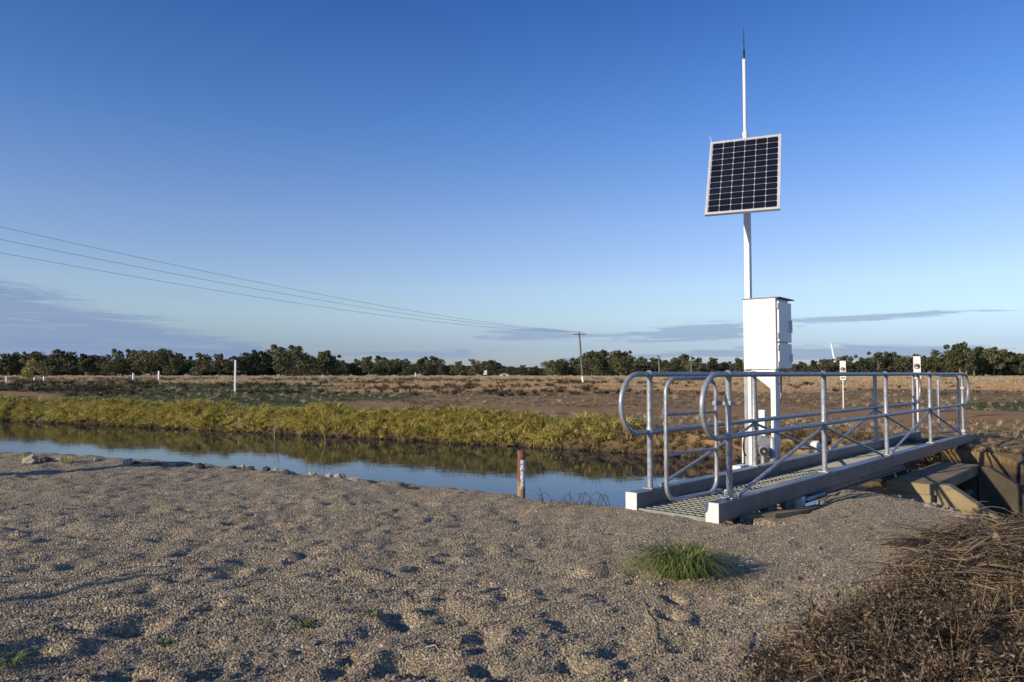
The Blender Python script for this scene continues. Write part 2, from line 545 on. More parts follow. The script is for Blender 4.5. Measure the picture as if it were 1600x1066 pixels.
def H(x, y, detail=True):
    x = np.atleast_1d(np.asarray(x, float))
    y = np.atleast_1d(np.asarray(y, float))
    u = (x - B0.x) * E_.x + (y - B0.y) * E_.y
    v = (x - B0.x) * Wv.x + (y - B0.y) * Wv.y
    wob = 0.10 * fbm(x, y, 1.3, 3, 40)
    nearbr = (u > -0.5) & (v < 0.6) & (v > -3)
    dc = sdf(CANAL, x, y) + np.where(nearbr, 0.0, wob)
    base = 0.05 * fbm(x, y, 3.0, 3, 3) + 0.02
    far = farside(x, y, u, v)
    base = base + np.where(far & (v > 1.0), 0.05 * np.exp(-((-dc - 1.2) / 1.6) ** 2), 0.0)
    # the fill right of the bridge falls towards the headwall
    k = ss(u, 1.7, 4.1) * ss(-v, -0.5, 0.15)
    base = base - 0.37 * k * (u < 7.5)
    base = base - 0.05 * np.exp(-((u - 0.8) / 0.7) ** 2) * np.exp(-((v + 0.25) / 0.22) ** 2)
    fall = np.clip(-v - 0.5, 0, 3.0)
    base = base - 0.20 * fall * ss(u, -2.2, 3.2) * (u < 6.6)
    base = base - np.where((u >= 6.4), 0.21 * ss(-v, -1.0, 0.0) * np.exp(-((u - 6.4) / 1.2) ** 2) + 0.66 * np.clip(-v - 0.50, 0, 2.2) * np.exp(-((u - 6.4) / 1.7) ** 2), 0)
    if detail:
        near = (y < 13) & (x < 9) & (x > -14)
        g = np.zeros_like(x)
        xn, yn = x[near], y[near]
        amt = np.where(xn < 0.5, 1.0, 0.55)
        gn = amt * (0.030 * fbm(xn, yn, 0.5, 2, 9) + 0.034 * fbm(xn * 0.80 + yn * 0.60, (-xn * 0.60 + yn * 0.80) * 2.2, 0.20, 3, 19) + 0.012 * fbm(xn, yn, 0.10, 2, 24) + 0.004 * fbm(xn, yn, 0.04, 2, 29))
        for X, Y, r, dp, a in pits:
            q = (np.abs(xn - X) < 0.4) & (np.abs(yn - Y) < 0.4)
            if not q.any():
                continue
            ca, sa = math.cos(a), math.sin(a)
            ddx, ddy = xn[q] - X, yn[q] - Y
            p1, p2 = (ddx * ca + ddy * sa) / (r * 1.6), (-ddx * sa + ddy * ca) / r
            rr = np.sqrt(p1 * p1 + p2 * p2)
            gn[q] += -dp * np.exp(-rr ** 2 * 1.4) + dp * 0.35 * np.exp(-((rr - 1.5) / 0.45) ** 2)
        g[near] = gn
        base = base + g * np.where(far, 0.4, 1.0)
        fld = (y > 11) | far
        base = base + np.where(fld, 0.05 * fbm(x, y, 1.6, 3, 55) * ss(-dc, 0, 2.0), 0)
    rise = np.where(far, 0.35, 0.5)
    edge = np.where((u > 0.1) & (u < 6.6) & (v < 0.5) & (v > -0.6), 0.10, rise)
    tt = np.clip(-dc / edge, 0, 1)
    tt = np.where(far, tt ** 0.6, np.sin(tt * math.pi / 2) ** 1.0)
    z = np.where(dc < 0, (WATER - 0.0) * (1 - tt) + base * tt, WATER - 0.55 * np.clip(dc / 0.9, 0, 1))
    dp_ = sdf(PIT, x, y)
    zb = -1.15
    wallside = (v > -1.7)
    bw = np.where(wallside, 0.05, 1.3)
    t2 = np.clip((dp_ + np.where(wallside, 0.02, 0.9)) / bw, 0, 1)
    t2 = t2 * t2 * (3 - 2 * t2)
    z = z * (1 - t2) + np.minimum(z, zb) * t2
    return z


def Hz(x, y):
    return float(H(np.array([x]), np.array([y]))[0])


def hit(x, y, hgt=0.0):
    """first point of the ground (raised by hgt) seen at photo pixel (x, y)"""
    a = px(x, y, Y=1.0) - Vector((0, 0, EYE))
    T = np.concatenate([np.arange(2.0, 14, 0.02), np.arange(14, 60, 0.2)])
    zr = EYE + a.z * T
    zg = H(a.x * T, a.y * T) + hgt
    k = np.argmax(zr <= zg)
    return Vector((a.x * T[k], a.y * T[k], zg[k] - hgt))


def axis(segs):
    out = []
    for a, b, step in segs:
        if callable(step):
            t = a
            while t < b:
                out.append(t)
                t += step(t)
        else:
            out += list(np.arange(a, b, step))
    return np.array(sorted(set(np.round(out, 4))))


xs = np.concatenate([-(axis([(9.0, 2600, lambda t: 0.03 + (t - 9) * 0.045)])[::-1]), np.arange(-8.97, 7.6, 0.028), axis([(7.6, 2600, lambda t: 0.03 + (t - 7.6) * 0.045)])])
ys = np.concatenate([-(axis([(0.0, 400, lambda t: 0.3 + t * 0.2)])[::-1][:-1]), axis([(0.0, 2.0, 0.12), (2.0, 60, lambda t: 0.008 + 0.0048 * t), (60, 3500, lambda t: 0.3 + (t - 60) * 0.04)])])
GX, GY = np.meshgrid(xs, ys)
GZ = H(GX.ravel(), GY.ravel()).reshape(GX.shape)
GZ = np.where(GY > 800, GZ * 0 + 0.02, GZ)
nx, ny = len(xs), len(ys)
idx = np.arange(nx * ny).reshape(ny, nx)
F = np.stack([idx[:-1, :-1], idx[:-1, 1:], idx[1:, 1:], idx[1:, :-1]], -1).reshape(-1, 4)
V = np.stack([GX, GY, GZ], -1).reshape(-1, 3)


def polydist(pl, x, y):
    d = np.full(np.shape(x), 1e9)
    for (ax, ay), (bx, by) in zip(pl[:-1], pl[1:]):
        ex, ey = bx - ax, by - ay
        t = np.clip(((x - ax) * ex + (y - ay) * ey) / (ex * ex + ey * ey), 0, 1)
        d = np.minimum(d, np.hypot(x - ax - t * ex, y - ay - t * ey))
    return d


TRACK = [(60, 8), (30, 15), (13, 19.6), (0, 22.6), (-7, 26), (-29, 41), (-70, 75), (-160, 150)]


WEEDS = [(0.58, 2.3), (0.84, 2.95), (1.28, 3.36), (1.72, 3.72), (2.5, 4.75), (4.3, 6.5), (5.6, 7.6), (10, 7.6), (10, 0), (0.6, 0.5)]


def zones(x, y):
    """0..1 masks: gravel, track, straw, red, green, brown sparse"""
    u = (x - B0.x) * E_.x + (y - B0.y) * E_.y
    v = (x - B0.x) * Wv.x + (y - B0.y) * Wv.y
    dc = sdf(CANAL, x, y)
    far = farside(x, y, u, v)
    nz = fbm(x, y, 9.0, 4, 70)
    nz2 = fbm(x, y, 2.5, 3, 80)
    gravel = np.where(far, 0.0, 1.0)
    weeds = ss(sdf(WEEDS, x, y) + nz2 * 0.3, -0.1, 0.25) * np.where(far, 0, 1)
    soil = np.maximum(weeds, 0)
    td = polydist(TRACK, x, y)
    track = ss(-(td + nz2 * 1.2), -2.6, -1.6) * np.where(far, 1, 0)
    lx = x / np.maximum(y, 1)
    straw = ss(y + nz * 22, 70, 95)
    red = ss(y + nz * 16, 40, 56) * (1 - straw) * ss(lx + nz * 0.1, -0.34, -0.12)
    track = track * (1 - 0.85 * ss(-lx, 0.18, 0.28) * ss(lx, -0.66, -0.58))
    green = ss(-lx + nz * 0.25, 0.06, 0.26) * ss(y, 16, 20) * (1 - straw) + (ss(lx, 0.58, 0.64) * ss(-np.abs(y - 25), -5, -2)) + 0.5 * ss(-lx + nz2 * .3, -0.1, 0.3) * ss(-y, -24, -18)
    return np.clip(gravel, 0, 1), np.clip(track, 0, 1), np.clip(straw, 0, 1), np.clip(red, 0, 1), np.clip(green, 0, 1), np.clip(soil, 0, 1)


zg, ztr, zst, zr, zgr, zso = zones(V[:, 0], V[:, 1])

gm, t, b = newmat('ground')
pos = t.node('ShaderNodeNewGeometry').outputs['Position']


def att(n, k):
    return t.node('ShaderNodeAttribute', attribute_name=n).outputs[k]


a1 = t.node('ShaderNodeSeparateXYZ', {0: att('zone_a', 'Vector')})
a2 = t.node('ShaderNodeSeparateXYZ', {0: att('zone_b', 'Vector')})
# pebbles
pcol = t.vor(pos, 88, out='Color')
pc = t.node('ShaderNodeSeparateXYZ', {0: pcol}).outputs[0]
pc2 = t.node('ShaderNodeSeparateXYZ', {0: t.vor(pos, 46, out='Color')}).outputs[1]
peb = t.ramp(pc, [(0.0, (0.15, 0.12, 0.078)), (0.3, (0.245, 0.198, 0.133)), (0.55, (0.35, 0.288, 0.195)), (0.8, (0.41, 0.345, 0.245)), (1.0, (0.58, 0.51, 0.39))])
peb = t.mix(t.m('MULTIPLY', pc2, 0.35), peb, (0.39, 0.32, 0.20))
cell = t.vor(pos, 88)
dustn = t.noise(pos, 1.4, 6, 0.65)
peb = t.mix(t.m('MULTIPLY', t.sstep(dustn, 0.42, 0.66), 0.40), peb, (0.32, 0.26, 0.16))
moss = t.sstep(t.noise(pos, 0.9, 5, 0.7, 0.4), 0.60, 0.75)
peb = t.mix(t.m('MULTIPLY', moss, 0.30), peb, (0.17, 0.17, 0.09))
# field
fn = t.noise(pos, 0.6, 8, 0.7)
fn2 = t.noise(pos, 5.0, 6, 0.7)
fn3 = t.noise(pos, 0.12, 6, 0.65)
ff = t.m('ADD', t.m('MULTIPLY', fn, 0.6), t.m('MULTIPLY', fn2, 0.4))
brown = t.ramp(ff, [(0.3, (0.17, 0.11, 0.05)), (0.5, (0.30, 0.20, 0.095)), (0.7, (0.46, 0.33, 0.17))])
strawc = t.ramp(ff, [(0.3, (0.40, 0.30, 0.16)), (0.5, (0.62, 0.49, 0.29)), (0.7, (0.74, 0.61, 0.40))])
redc = t.ramp(ff, [(0.3, (0.30, 0.185, 0.09)), (0.5, (0.48, 0.32, 0.17)), (0.7, (0.62, 0.46, 0.27))])
greenc = t.ramp(ff, [(0.3, (0.065, 0.065, 0.03)), (0.5, (0.10, 0.11, 0.045)), (0.7, (0.19, 0.17, 0.085))])
trackc = t.ramp(ff, [(0.3, (0.24, 0.13, 0.055)), (0.5, (0.33, 0.185, 0.08)), (0.7, (0.42, 0.255, 0.12))])
soilc = t.ramp(ff, [(0.3, (0.035, 0.027, 0.02)), (0.6, (0.085, 0.06, 0.04))])
wig = t.m('MULTIPLY', t.m('SUBTRACT', fn, 0.5), 0.9)


def zm(sock):
    return t.sstep(t.m('ADD', sock, wig), 0.3, 0.7)


col = t.mix(zm(a2.outputs[1]), brown, greenc)
col = t.mix(zm(a2.outputs[0]), col, redc)
col = t.mix(zm(a1.outputs[2]), col, strawc)
scr = t.m('MULTIPLY', t.sstep(fn3, 0.56, 0.66), t.m('SUBTRACT', 1.0, a1.outputs[0]))
col = t.mix(t.m('MULTIPLY', scr, 0.6), col, (0.09, 0.075, 0.04))
col = t.mix(zm(a1.outputs[1]), col, trackc)
gsel = a1.outputs[0]
col = t.mix(gsel, col, peb)
col = t.mix(t.m('MULTIPLY', zm(a2.outputs[2]), gsel), col, soilc)
zz = t.node('ShaderNodeSeparateXYZ', {0: pos}).outputs[2]
wet = t.sstep(zz, WATER + 0.07, WATER + 0.0)
mud = t.sstep(zz, -0.10, -0.24)
col = t.mix(t.m('MULTIPLY', mud, t.m('SUBTRACT', 1.0, t.m('MULTIPLY', gsel, 0.7))), col, (0.12, 0.085, 0.05))
col = t.mix(wet, col, (0.05, 0.04, 0.03))
t.set(b.inputs['Base Color'], col)
b.inputs['Roughness'].default_value = 0.92
b.inputs['Specular IOR Level'].default_value = 0.15
hg = t.m('SUBTRACT', 1.0, t.m('MULTIPLY', cell, 1.3))
hb = t.mix(gsel, fn2, hg)
n1_ = t.node('ShaderNodeBump', {'Strength': 0.85, 'Distance': 0.009, 'Height': hb})
n2_ = t.node('ShaderNodeBump', {'Strength': 0.5, 'Distance': 0.05, 'Height': t.m('MULTIPLY', fn2, t.m('SUBTRACT', 1.0, gsel)), 'Normal': n1_.outputs[0]})
t.L.new(n2_.outputs[0], b.inputs['Normal'])

me = np_mesh('ground', V, F, gm, True)
for nm, arrs in (('zone_a', (zg, ztr, zst)), ('zone_b', (zr, zgr, zso))):
    at = me.attributes.new(nm, 'FLOAT_VECTOR', 'POINT')
    at.data.foreach_set('vector', np.stack(arrs, -1).astype(np.float32).ravel())
tag(link_mesh('ground', me), kind='structure')

# water
wm, t, b = newmat('canal water')
pos = t.node('ShaderNodeNewGeometry').outputs['Position']
b.inputs['Base Color'].default_value = (0.006, 0.016, 0.034, 1)
b.inputs['Roughness'].default_value = 0.035
b.inputs['IOR'].default_value = 1.33
b.inputs['Specular Tint'].default_value = (0.68, 0.84, 1.0, 1)
mp = t.node('ShaderNodeMapping', {0: pos, 2: (0, 0, R(-32)), 3: (1.0, 2.2, 1)}).outputs[0]
h1 = t.noise(mp, 2.2, 3, 0.5)
h2 = t.noise(mp, 9, 2, 0.5)
gate = t.sstep(t.noise(pos, 0.35, 3, 0.5), 0.45, 0.62)
hh = t.m('ADD', h1, t.m('MULTIPLY', t.m('MULTIPLY', h2, gate), 0.22))
bump(t, b, hh, 0.20, 0.008)
wp = [(-60, 60), (-60, 30), (-9, 9), (-7, 8.4), (-0.3, 6.0), (1.2, 5.2), (2.0, 5.2), bxy(4.1, -0.6), bxy(7.5, -0.6), (9, 11), (4.5, 14), (0, 17), (-7, 20), (-18, 26), (-40, 42)]
water_poly = [p for p in CANAL]
mb = MB()
# water polygon = canal outline grown a little so that it meets the banks
cx_ = [Vector((p[0], p[1], 0)) for p in CANAL]
grown = []
for i, p in enumerate(cx_):
    a, c = cx_[i - 1], cx_[(i + 1) % len(cx_)]
    tdir = (c - a).normalized()
    grown.append(p + Vector((tdir.y, -tdir.x, 0)) * (0.22 if not (10 <= i <= 18) else 0.03))
ar = sum(grown[i].x * grown[(i + 1) % len(grown)].y - grown[(i + 1) % len(grown)].x * grown[i].y for i in range(len(grown)))
if ar < 0:
    grown = grown[::-1]
mb.add([g + Z_ * WATER for g in grown], [tuple(range(len(grown)))])
tag(mb.build('canal_water', wm), kind='structure')
mb = MB()
dn = [BP(4.16, -0.3, -0.95), BP(4.16, -1.75, -0.95), BP(3.3, -5, -0.95), BP(2.6, -16, -0.95), BP(8.6, -16, -0.95), BP(8.6, -6, -0.95), BP(6.4, -1.75, -0.95), BP(6.4, -0.3, -0.95)]
mb.add(dn, [tuple(range(8))])
tag(mb.build('outlet_water', wm), kind='structure')

# ------------------------------------------------------------------ footbridge
SP = 2.016
W_ = 0.70
TOPB, BOTB, DECK = 0.17, 0.03, 0.05
bridge = thing('footbridge', 'galvanised steel footbridge with round tube handrails crossing the end of the canal', 'footbridge', BP(0, 0, 0.0))


def bar(u0, u1, v0, v1, z0, z1, bev=0.0, m=None):
    mb = m or MB()
    c = BP((u0 + u1) / 2, (v0 + v1) / 2, (z0 + z1) / 2)
    return mb.box(c, E_, Wv, Z_, (u1 - u0) / 2, (v1 - v0) / 2, (z1 - z0) / 2, bev)


UE = 4 * SP + 0.2
for v0 in (-0.05, W_ - 0.05):
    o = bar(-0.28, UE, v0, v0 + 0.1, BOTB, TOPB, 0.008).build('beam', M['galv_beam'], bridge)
    for uu, d in ((-0.28, -1), (UE, 1)):
        bar(min(uu, uu + d * 0.006), max(uu, uu + d * 0.006), v0 - 0.002, v0 + 0.102, BOTB - 0.003, TOPB + 0.003).build('end_cap', M['beam_end'], bridge)
# grating panels: load bars along, twisted cross rods
for k in range(4):
    u0, u1 = -0.26 + k * 2.11, -0.26 + (k + 1) * 2.11 - 0.01
    mb = MB()
    nb = 10
    for i in range(nb):
        vv = 0.062 + (W_ - 0.124) * i / (nb - 1)
        bar(u0, u1, vv - 0.0035, vv + 0.0035, DECK - 0.025, DECK, m=mb)
    q = int((u1 - u0) / 0.078)
    for i in range(q + 1):
        uu = u0 + (u1 - u0) * i / q
        bar(uu - 0.0035, uu + 0.0035, 0.058, W_ - 0.058, DECK - 0.006, DECK + 0.003, m=mb)
    bar(u0 - 0.003, u0 + 0.003, 0.052, W_ - 0.052, DECK - 0.028, DECK + 0.004, m=mb)
    bar(u1 - 0.003, u1 + 0.003, 0.052, W_ - 0.052, DECK - 0.028, DECK + 0.004, m=mb)
    mb.build('grating_panel', M['grating'], bridge)
for i in range(6):
    uu = 0.2 + i * 1.55
    bar(uu - 0.03, uu + 0.03, 0.05, W_ - 0.05, DECK - 0.085, DECK - 0.026).build('cross_member', M['galv_beam'], bridge)

RT, RM = EYE - 0.005, EYE - 0.005 - 0.478
for vi, v in enumerate((0.0, W_)):
    # rail loop: top rail, end loops and mid rail as one bent pipe
    r, ext = 0.239, 0.42
    pts = []
    ue = 4 * SP
    for i in range(0, 33):
        pts.append(BP(-(ext - r) + (ue + 2 * (ext - r)) * i / 32, v, RT))
    for i in range(1, 16):
        a = math.pi / 2 - math.pi * i / 16
        pts.append(BP(ue + ext - r + r * math.cos(a), v, (RT + RM) / 2 + r * math.sin(a)))
    for i in range(0, 33):
        pts.append(BP(ue + (ext - r) - (ue + 2 * (ext - r)) * i / 32, v, RM))
    for i in range(1, 16):
        a = -math.pi / 2 - math.pi * i / 16
        pts.append(BP(-(ext - r) + r * math.cos(a), v, (RT + RM) / 2 + r * math.sin(a)))
    MB().tube(pts, 0.021, 12, closed=True).build('handrail', M['galv'], bridge)
    for k in range(5):
        p = k * SP
        o = MB().tube([BP(p, v, TOPB - 0.001), BP(p, v, RM - 0.05), BP(p, v, RM - 0.02)], [0.0245, 0.0245, 0.030], 12)
        o.tube([BP(p, v, RM + 0.02), BP(p, v, RM + 0.05), BP(p, v, RT - 0.05), BP(p, v, RT - 0.02)], [0.030, 0.0245, 0.0245, 0.030], 12)
        po = o.build('post', M['galv'], bridge)
        for zz_ in (RM, RT):
            MB().ball(BP(p, v, zz_ + 0.001), 0.034, 12).build('ball_joint', M['galv'], po)
        MB().box(BP(p, v, TOPB + 0.007), E_, Wv, Z_, 0.05, 0.046, 0.004, 0.002).build('foot_plate', M['galv'], po)
    for k in (1, 3):
        for d in (-1, 1):
            a = BP(k * SP + d * 0.028, v, RM - 0.035)
            bb = BP((k + d) * SP - d * 0.16, v, TOPB + 0.012)
            pz = [a + (bb - a) * q for q in (0, 0.03, 0.5, 0.97, 1)]
            pz[0] = BP(k * SP, v, RM - 0.03)
            MB().tube(pz, 0.0145, 8).build('brace', M['galv'], bridge)


def gate(hu, hv, ang, zlo):
    """swing gate: hinge position and direction angle of the leaf in world axes"""
    h = BP(hu, hv)
    d = Vector((math.cos(ang), math.sin(ang), 0))
    L = 0.70

    def gp(s_, z):
        return Vector((h.x, h.y, 0)) + d * s_ + Z_ * z
    r = 0.11
    a, bq = 0.05, L
    top, bot = RT - 0.03, zlo
    pts = []
    for (cx, cz, a0) in ((bq - r, top - r, 0), (a + r, top - r, 90), (a + r, bot + r, 180), (bq - r, bot + r, 270)):
        for i in range(7):
            an = R(a0 + 15 * i)
            pts.append(gp(cx + r * math.cos(an), cz + r * math.sin(an)))
    g = MB().tube(pts, 0.0155, 10, closed=True).build('gate', M['galv'], bridge)
    for z in (EYE - 0.29, EYE - 0.575):
        MB().tube([gp(a, z), gp(bq, z)], 0.0125, 8).build('rung', M['galv'], g)
    for z in (EYE - 0.225, BOTB + 0.19):
        m = MB()
        m.box(gp(0.035, z), d, Vector((-d.y, d.x, 0)), Z_, 0.04, 0.016, 0.016, 0.003)
        m.build('hinge', M['galv'], g)
    m = MB()
    for i in range(17):
        c = gp(bq - 0.004 - 0.02 * abs(math.sin(i)), EYE - 0.27 - i * 0.030) + Vector((d.y, -d.x, 0)) * 0.021
        s1 = d if i % 2 else Vector((d.y, -d.x, 0))
        m.tube([c + s1 * 0.008 * math.cos(q) + Z_ * 0.018 * math.sin(q) for q in [k_ * math.pi / 4 for k_ in range(8)]], 0.0036, 5, closed=True)
    ch = m.build('chain', M['grey_plastic'], g)
    return g


gate(0.0, 0.075, math.atan2(-0.68, -0.735), EYE - 0.90)
gate(4 * SP, 0.03, math.atan2(-0.57, -0.82), EYE - 0.90)
for z in (EYE - 0.225, BOTB + 0.19):
    for k in (0, 4):
        MB().box(BP(k * SP, 0, z), E_, Wv, Z_, 0.031, 0.032, 0.016, 0.004).build('hinge_clamp', M['galv'], bridge)

# supporting girder under the near beam and bearing blocks
sup = thing('support_girder', 'grey steel girder lying under the near beam of the footbridge', 'girder', BP(4, 0.05, -0.1))
bar(1.35, 4.9, 0.05, 0.10, -0.062, 0.012, 0.004).build('web', M['galv_beam'], sup)
bar(1.35, 4.9, 0.02, 0.13, -0.074, -0.063).build('flange', M['galv_beam'], sup)
blk = thing('bearing_blocks', 'short timber and steel blocks packed under the near end of the footbridge', 'blocks', BP(0.7, 0.0, -0.05))
bar(0.62, 0.78, -0.03, 0.05, -0.12, 0.026, 0.006).build('timber_block', M['timber'], blk)
bar(1.02, 1.22, -0.02, 0.06, -0.11, 0.026, 0.006).build('timber_block', M['timber'], blk)
bar(1.45, 1.9, -0.05, -0.02, -0.03, -0.002, 0.003).build('sunlit_strip', M['white2'], blk)  # white bar stands for the sunlit stretch of the grey girder
bar(1.3, 1.38, -0.05, 0.02, -0.09, 0.024, 0.003).build('steel_block', M['white2'], blk)

# curved concrete lip at the near bank
lip = thing('concrete_lip', 'curved brown concrete lip beside the gravel under the near beam of the footbridge', 'kerb', BP(0.7, -0.2, -0.02))
cp = [(0.12, 0.10), (0.2, -0.06), (0.38, -0.155), (0.62, -0.2), (0.9, -0.215), (1.2, -0.19), (1.55, -0.12), (1.95, -0.07)]
m = MB()
inner, outer = [], []
for i, (uu, vv) in enumerate(cp):
    a = Vector(cp[max(i - 1, 0)] + (0,))
    c = Vector(cp[min(i + 1, len(cp) - 1)] + (0,))
    tg = (c - a).normalized()
    nn = Vector((-tg.y, tg.x, 0))
    inner.append(BP(uu + nn.x * 0.05, vv + nn.y * 0.05))
    outer.append(BP(uu - nn.x * 0.05, vv - nn.y * 0.05))
vs, fs = [], []
for i in range(len(cp)):
    zt = 0.034 - 0.17 * (cp[i][0] / 2) ** 2
    vs += [inner[i] + Z_ * zt, outer[i] + Z_ * zt, outer[i] + Z_ * -0.5, inner[i] + Z_ * -0.5]
    if i:
        k = 4 * (i - 1)
        for a, bq in ((0, 1), (1, 2), (2, 3), (3, 0)):
            fs.append((k + a, k + bq, k + 4 + bq, k + 4 + a))
m.add(vs, fs + [(0, 1, 2, 3), tuple(4 * (len(cp) - 1) + q for q in (3, 2, 1, 0))])
m.build('lip_wall', M['concrete'], lip)

# ------------------------------------------------------------------ concrete headwall
hw = thing('concrete_headwall', 'weathered concrete headwall with a top slab and two sloping wing walls right of the footbridge', 'headwall', BP(5.2, -0.5, -1.1))
ZT = -0.125
bar(4.04, 6.50, -0.50, 0.02, ZT - 0.12, ZT, 0.012).build('deck_slab', M['concrete'], hw)
bar(4.06, 4.26, -0.478, 1.0, -1.25, ZT - 0.122).build('side_wall', M['concrete'], hw)
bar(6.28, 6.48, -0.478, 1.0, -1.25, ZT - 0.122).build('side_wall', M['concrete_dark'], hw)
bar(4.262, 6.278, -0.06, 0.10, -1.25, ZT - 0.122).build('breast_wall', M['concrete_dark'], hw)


def wing(u0, u1):
    prof = [(-0.502, ZT), (-0.62, ZT), (-1.95, -1.0), (-1.95, -1.3), (-0.502, -1.3)]
    return MB().prism([BP(u0, vv, z) for vv, z in prof], (0, 0, 0), E_ * (u1 - u0))


wing(4.06, 4.22).build('wing_wall', M['concrete'], hw)
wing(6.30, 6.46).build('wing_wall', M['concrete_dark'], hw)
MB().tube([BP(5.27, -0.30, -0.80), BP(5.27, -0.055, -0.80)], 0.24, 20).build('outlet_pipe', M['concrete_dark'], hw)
bar(4.28, 6.26, -0.44, -0.37, -0.50, -0.43).build('timber_walkboard', M['timber'], hw)

# ------------------------------------------------------------------ control cabinet and mast
ca = R(3)
CE = Vector((E_.x * math.cos(ca) - E_.y * math.sin(ca), E_.x * math.sin(ca) + E_.y * math.cos(ca), 0))
CW = Vector((-CE.y, CE.x, 0))
cab0 = BP(3.67, 1.15)   # near-left vertical edge as seen from the camera
cab = thing('control_cabinet', 'white steel control cabinet with two doors standing on legs beside the footbridge', 'cabinet', cab0 + Z_ * WATER)


def cb(a0, a1, b0, b1, z0, z1, name, mat, bev=0.0, par=None):
    c = cab0 + CE * ((a0 + a1) / 2) + CW * ((b0 + b1) / 2) + Z_ * ((z0 + z1) / 2)
    return MB().box(c, CE, CW, Z_, (a1 - a0) / 2, (b1 - b0) / 2, (z1 - z0) / 2, bev).build(name, mat, par or cab)


CZ0, CZ1 = EYE + 0.055, EYE + 0.945
cb(0, 0.45, 0.0, 0.415, CZ0, CZ1, 'body', M['white'], 0.006)
cb(-0.012, 0.56, -0.05, 0.425, CZ1 + 0.0005, CZ1 + 0.014, 'roof', M['dark_roof'], 0.003)
d1 = cb(0.035, 0.49, -0.030, -0.003, CZ0 + 0.345, CZ1 - 0.04, 'door', M['white'], 0.006)
d2 = cb(0.035, 0.49, -0.030, -0.003, CZ0 + 0.012, CZ0 + 0.325, 'door', M['white'], 0.006)
for d_, zz_ in ((d1, (CZ0 + 0.42, CZ1 - 0.10)), (d2, (CZ0 + 0.06, CZ0 + 0.27))):
    for z in zz_:
        cb(0.008, 0.034, -0.034, -0.008, z - 0.035, z + 0.035, 'hinge', M['grey_plastic'], 0.004, d_)
cb(0.44, 0.465, -0.052, -0.0305, CZ0 + 0.47, CZ0 + 0.63, 'handle', M['white2'], 0.006, d1)
cb(0.44, 0.465, -0.052, -0.0305, CZ0 + 0.09, CZ0 + 0.20, 'handle', M['white2'], 0.006, d2)
cb(0.02, 0.16, 0.02, 0.085, -0.62, CZ0 - 0.001, 'leg', M['white'], 0.006)
cb(0.06, 0.14, 0.40, 0.40 + 0.04, -0.62, CZ0 - 0.001, 'leg', M['grey_plastic'], 0.003)
cb(0.20, 0.235, 0.34, 0.40, -0.62, CZ0 - 0.001, 'channel', M['grey_plastic'], 0.003)
q = [(0.087, CZ0 - 0.002), (0.33, CZ0 - 0.002), (0.33, CZ0 - 0.05), (0.087, CZ0 - 0.24)]
MB().prism([cab0 + CW * bb + Z_ * z for bb, z in q], CE * 0.03, CE * 0.038).build('gusset', M['white'], cab)
for k_ in range(3):
    MB().tube([cab0 + CE * (-0.002) + CW * (0.12 + 0.1 * k_) + Z_ * (CZ0 + 0.012), cab0 + CE * (-0.006) + CW * (0.12 + 0.1 * k_) + Z_ * (CZ0 + 0.012)], 0.006, 8).build('bolt', M['galv'], cab)

for z_ in (0.28, 0.66):
    cb(-0.0035, 0.0, 0.16, 0.21, CZ0 + z_, CZ0 + z_ + 0.03, 'cover_plate', M['white2'], 0.001)
MB().tube([cab0 + CE * 0.30 + CW * 0.05 + Z_ * (CZ0 - 0.001), cab0 + CE * 0.30 + CW * 0.05 + Z_ * (CZ0 - 0.35), cab0 + CE * 0.18 + CW * 0.06 + Z_ * (CZ0 - 0.5), cab0 + CE * 0.18 + CW * 0.06 + Z_ * -0.4], 0.012, 8).build('conduit', M['grey_plastic'], cab)
PB = BP(3.70, 1.60) + Vector((0.082, 0, 0))
mast = thing('telemetry_mast', 'tall white square mast with a thin upper pole and whip antenna behind the cabinet', 'mast', PB + Z_ * WATER)
MB().box(PB + Z_ * 1.31, E_, Wv, Z_, 0.036, 0.036, 1.93, 0.006).build('lower_post', M['white'], mast)
zt0 = px(1164, 213, Y=PB.y).z
zt1 = px(1163, 93, Y=PB.y).z
zt2 = px(1162, 42, Y=PB.y).z
PU = PB + Vector((-0.012, 0, 0))
MB().tube([PU + Z_ * 3.18, PU + Z_ * (zt0 + 0.0)], 0.034, 14).build('upper_pole_base', M['white'], mast)
MB().tube([PU + Z_ * zt0, PU + Z_ * (zt0 + 0.05)], 0.036, 14).build('collar', M['white2'], mast)
MB().tube([PU + Z_ * (zt0 + 0.05), PU + Z_ * zt1], 0.0225, 14).build('upper_pole', M['white'], mast)
MB().tube([PU + Z_ * zt1, PU + Z_ * (zt1 + 0.13), PU + Z_ * (zt1 + 0.131), PU + Z_ * (zt1 + 0.24), PU + Z_ * (zt1 + 0.241), PU + Z_ * (zt1 + 0.265), PU + Z_ * (zt1 + 0.266), PU + Z_ * zt2],
          [0.013, 0.012, 0.006, 0.005, 0.009, 0.008, 0.0042, 0.0032], 8).build('antenna', M['black'], mast)
MB().box(PB + Z_ * (WATER - 0.2), E_, Wv, Z_, 0.09, 0.09, 0.5, 0.01).build('footing', M['concrete'], mast)

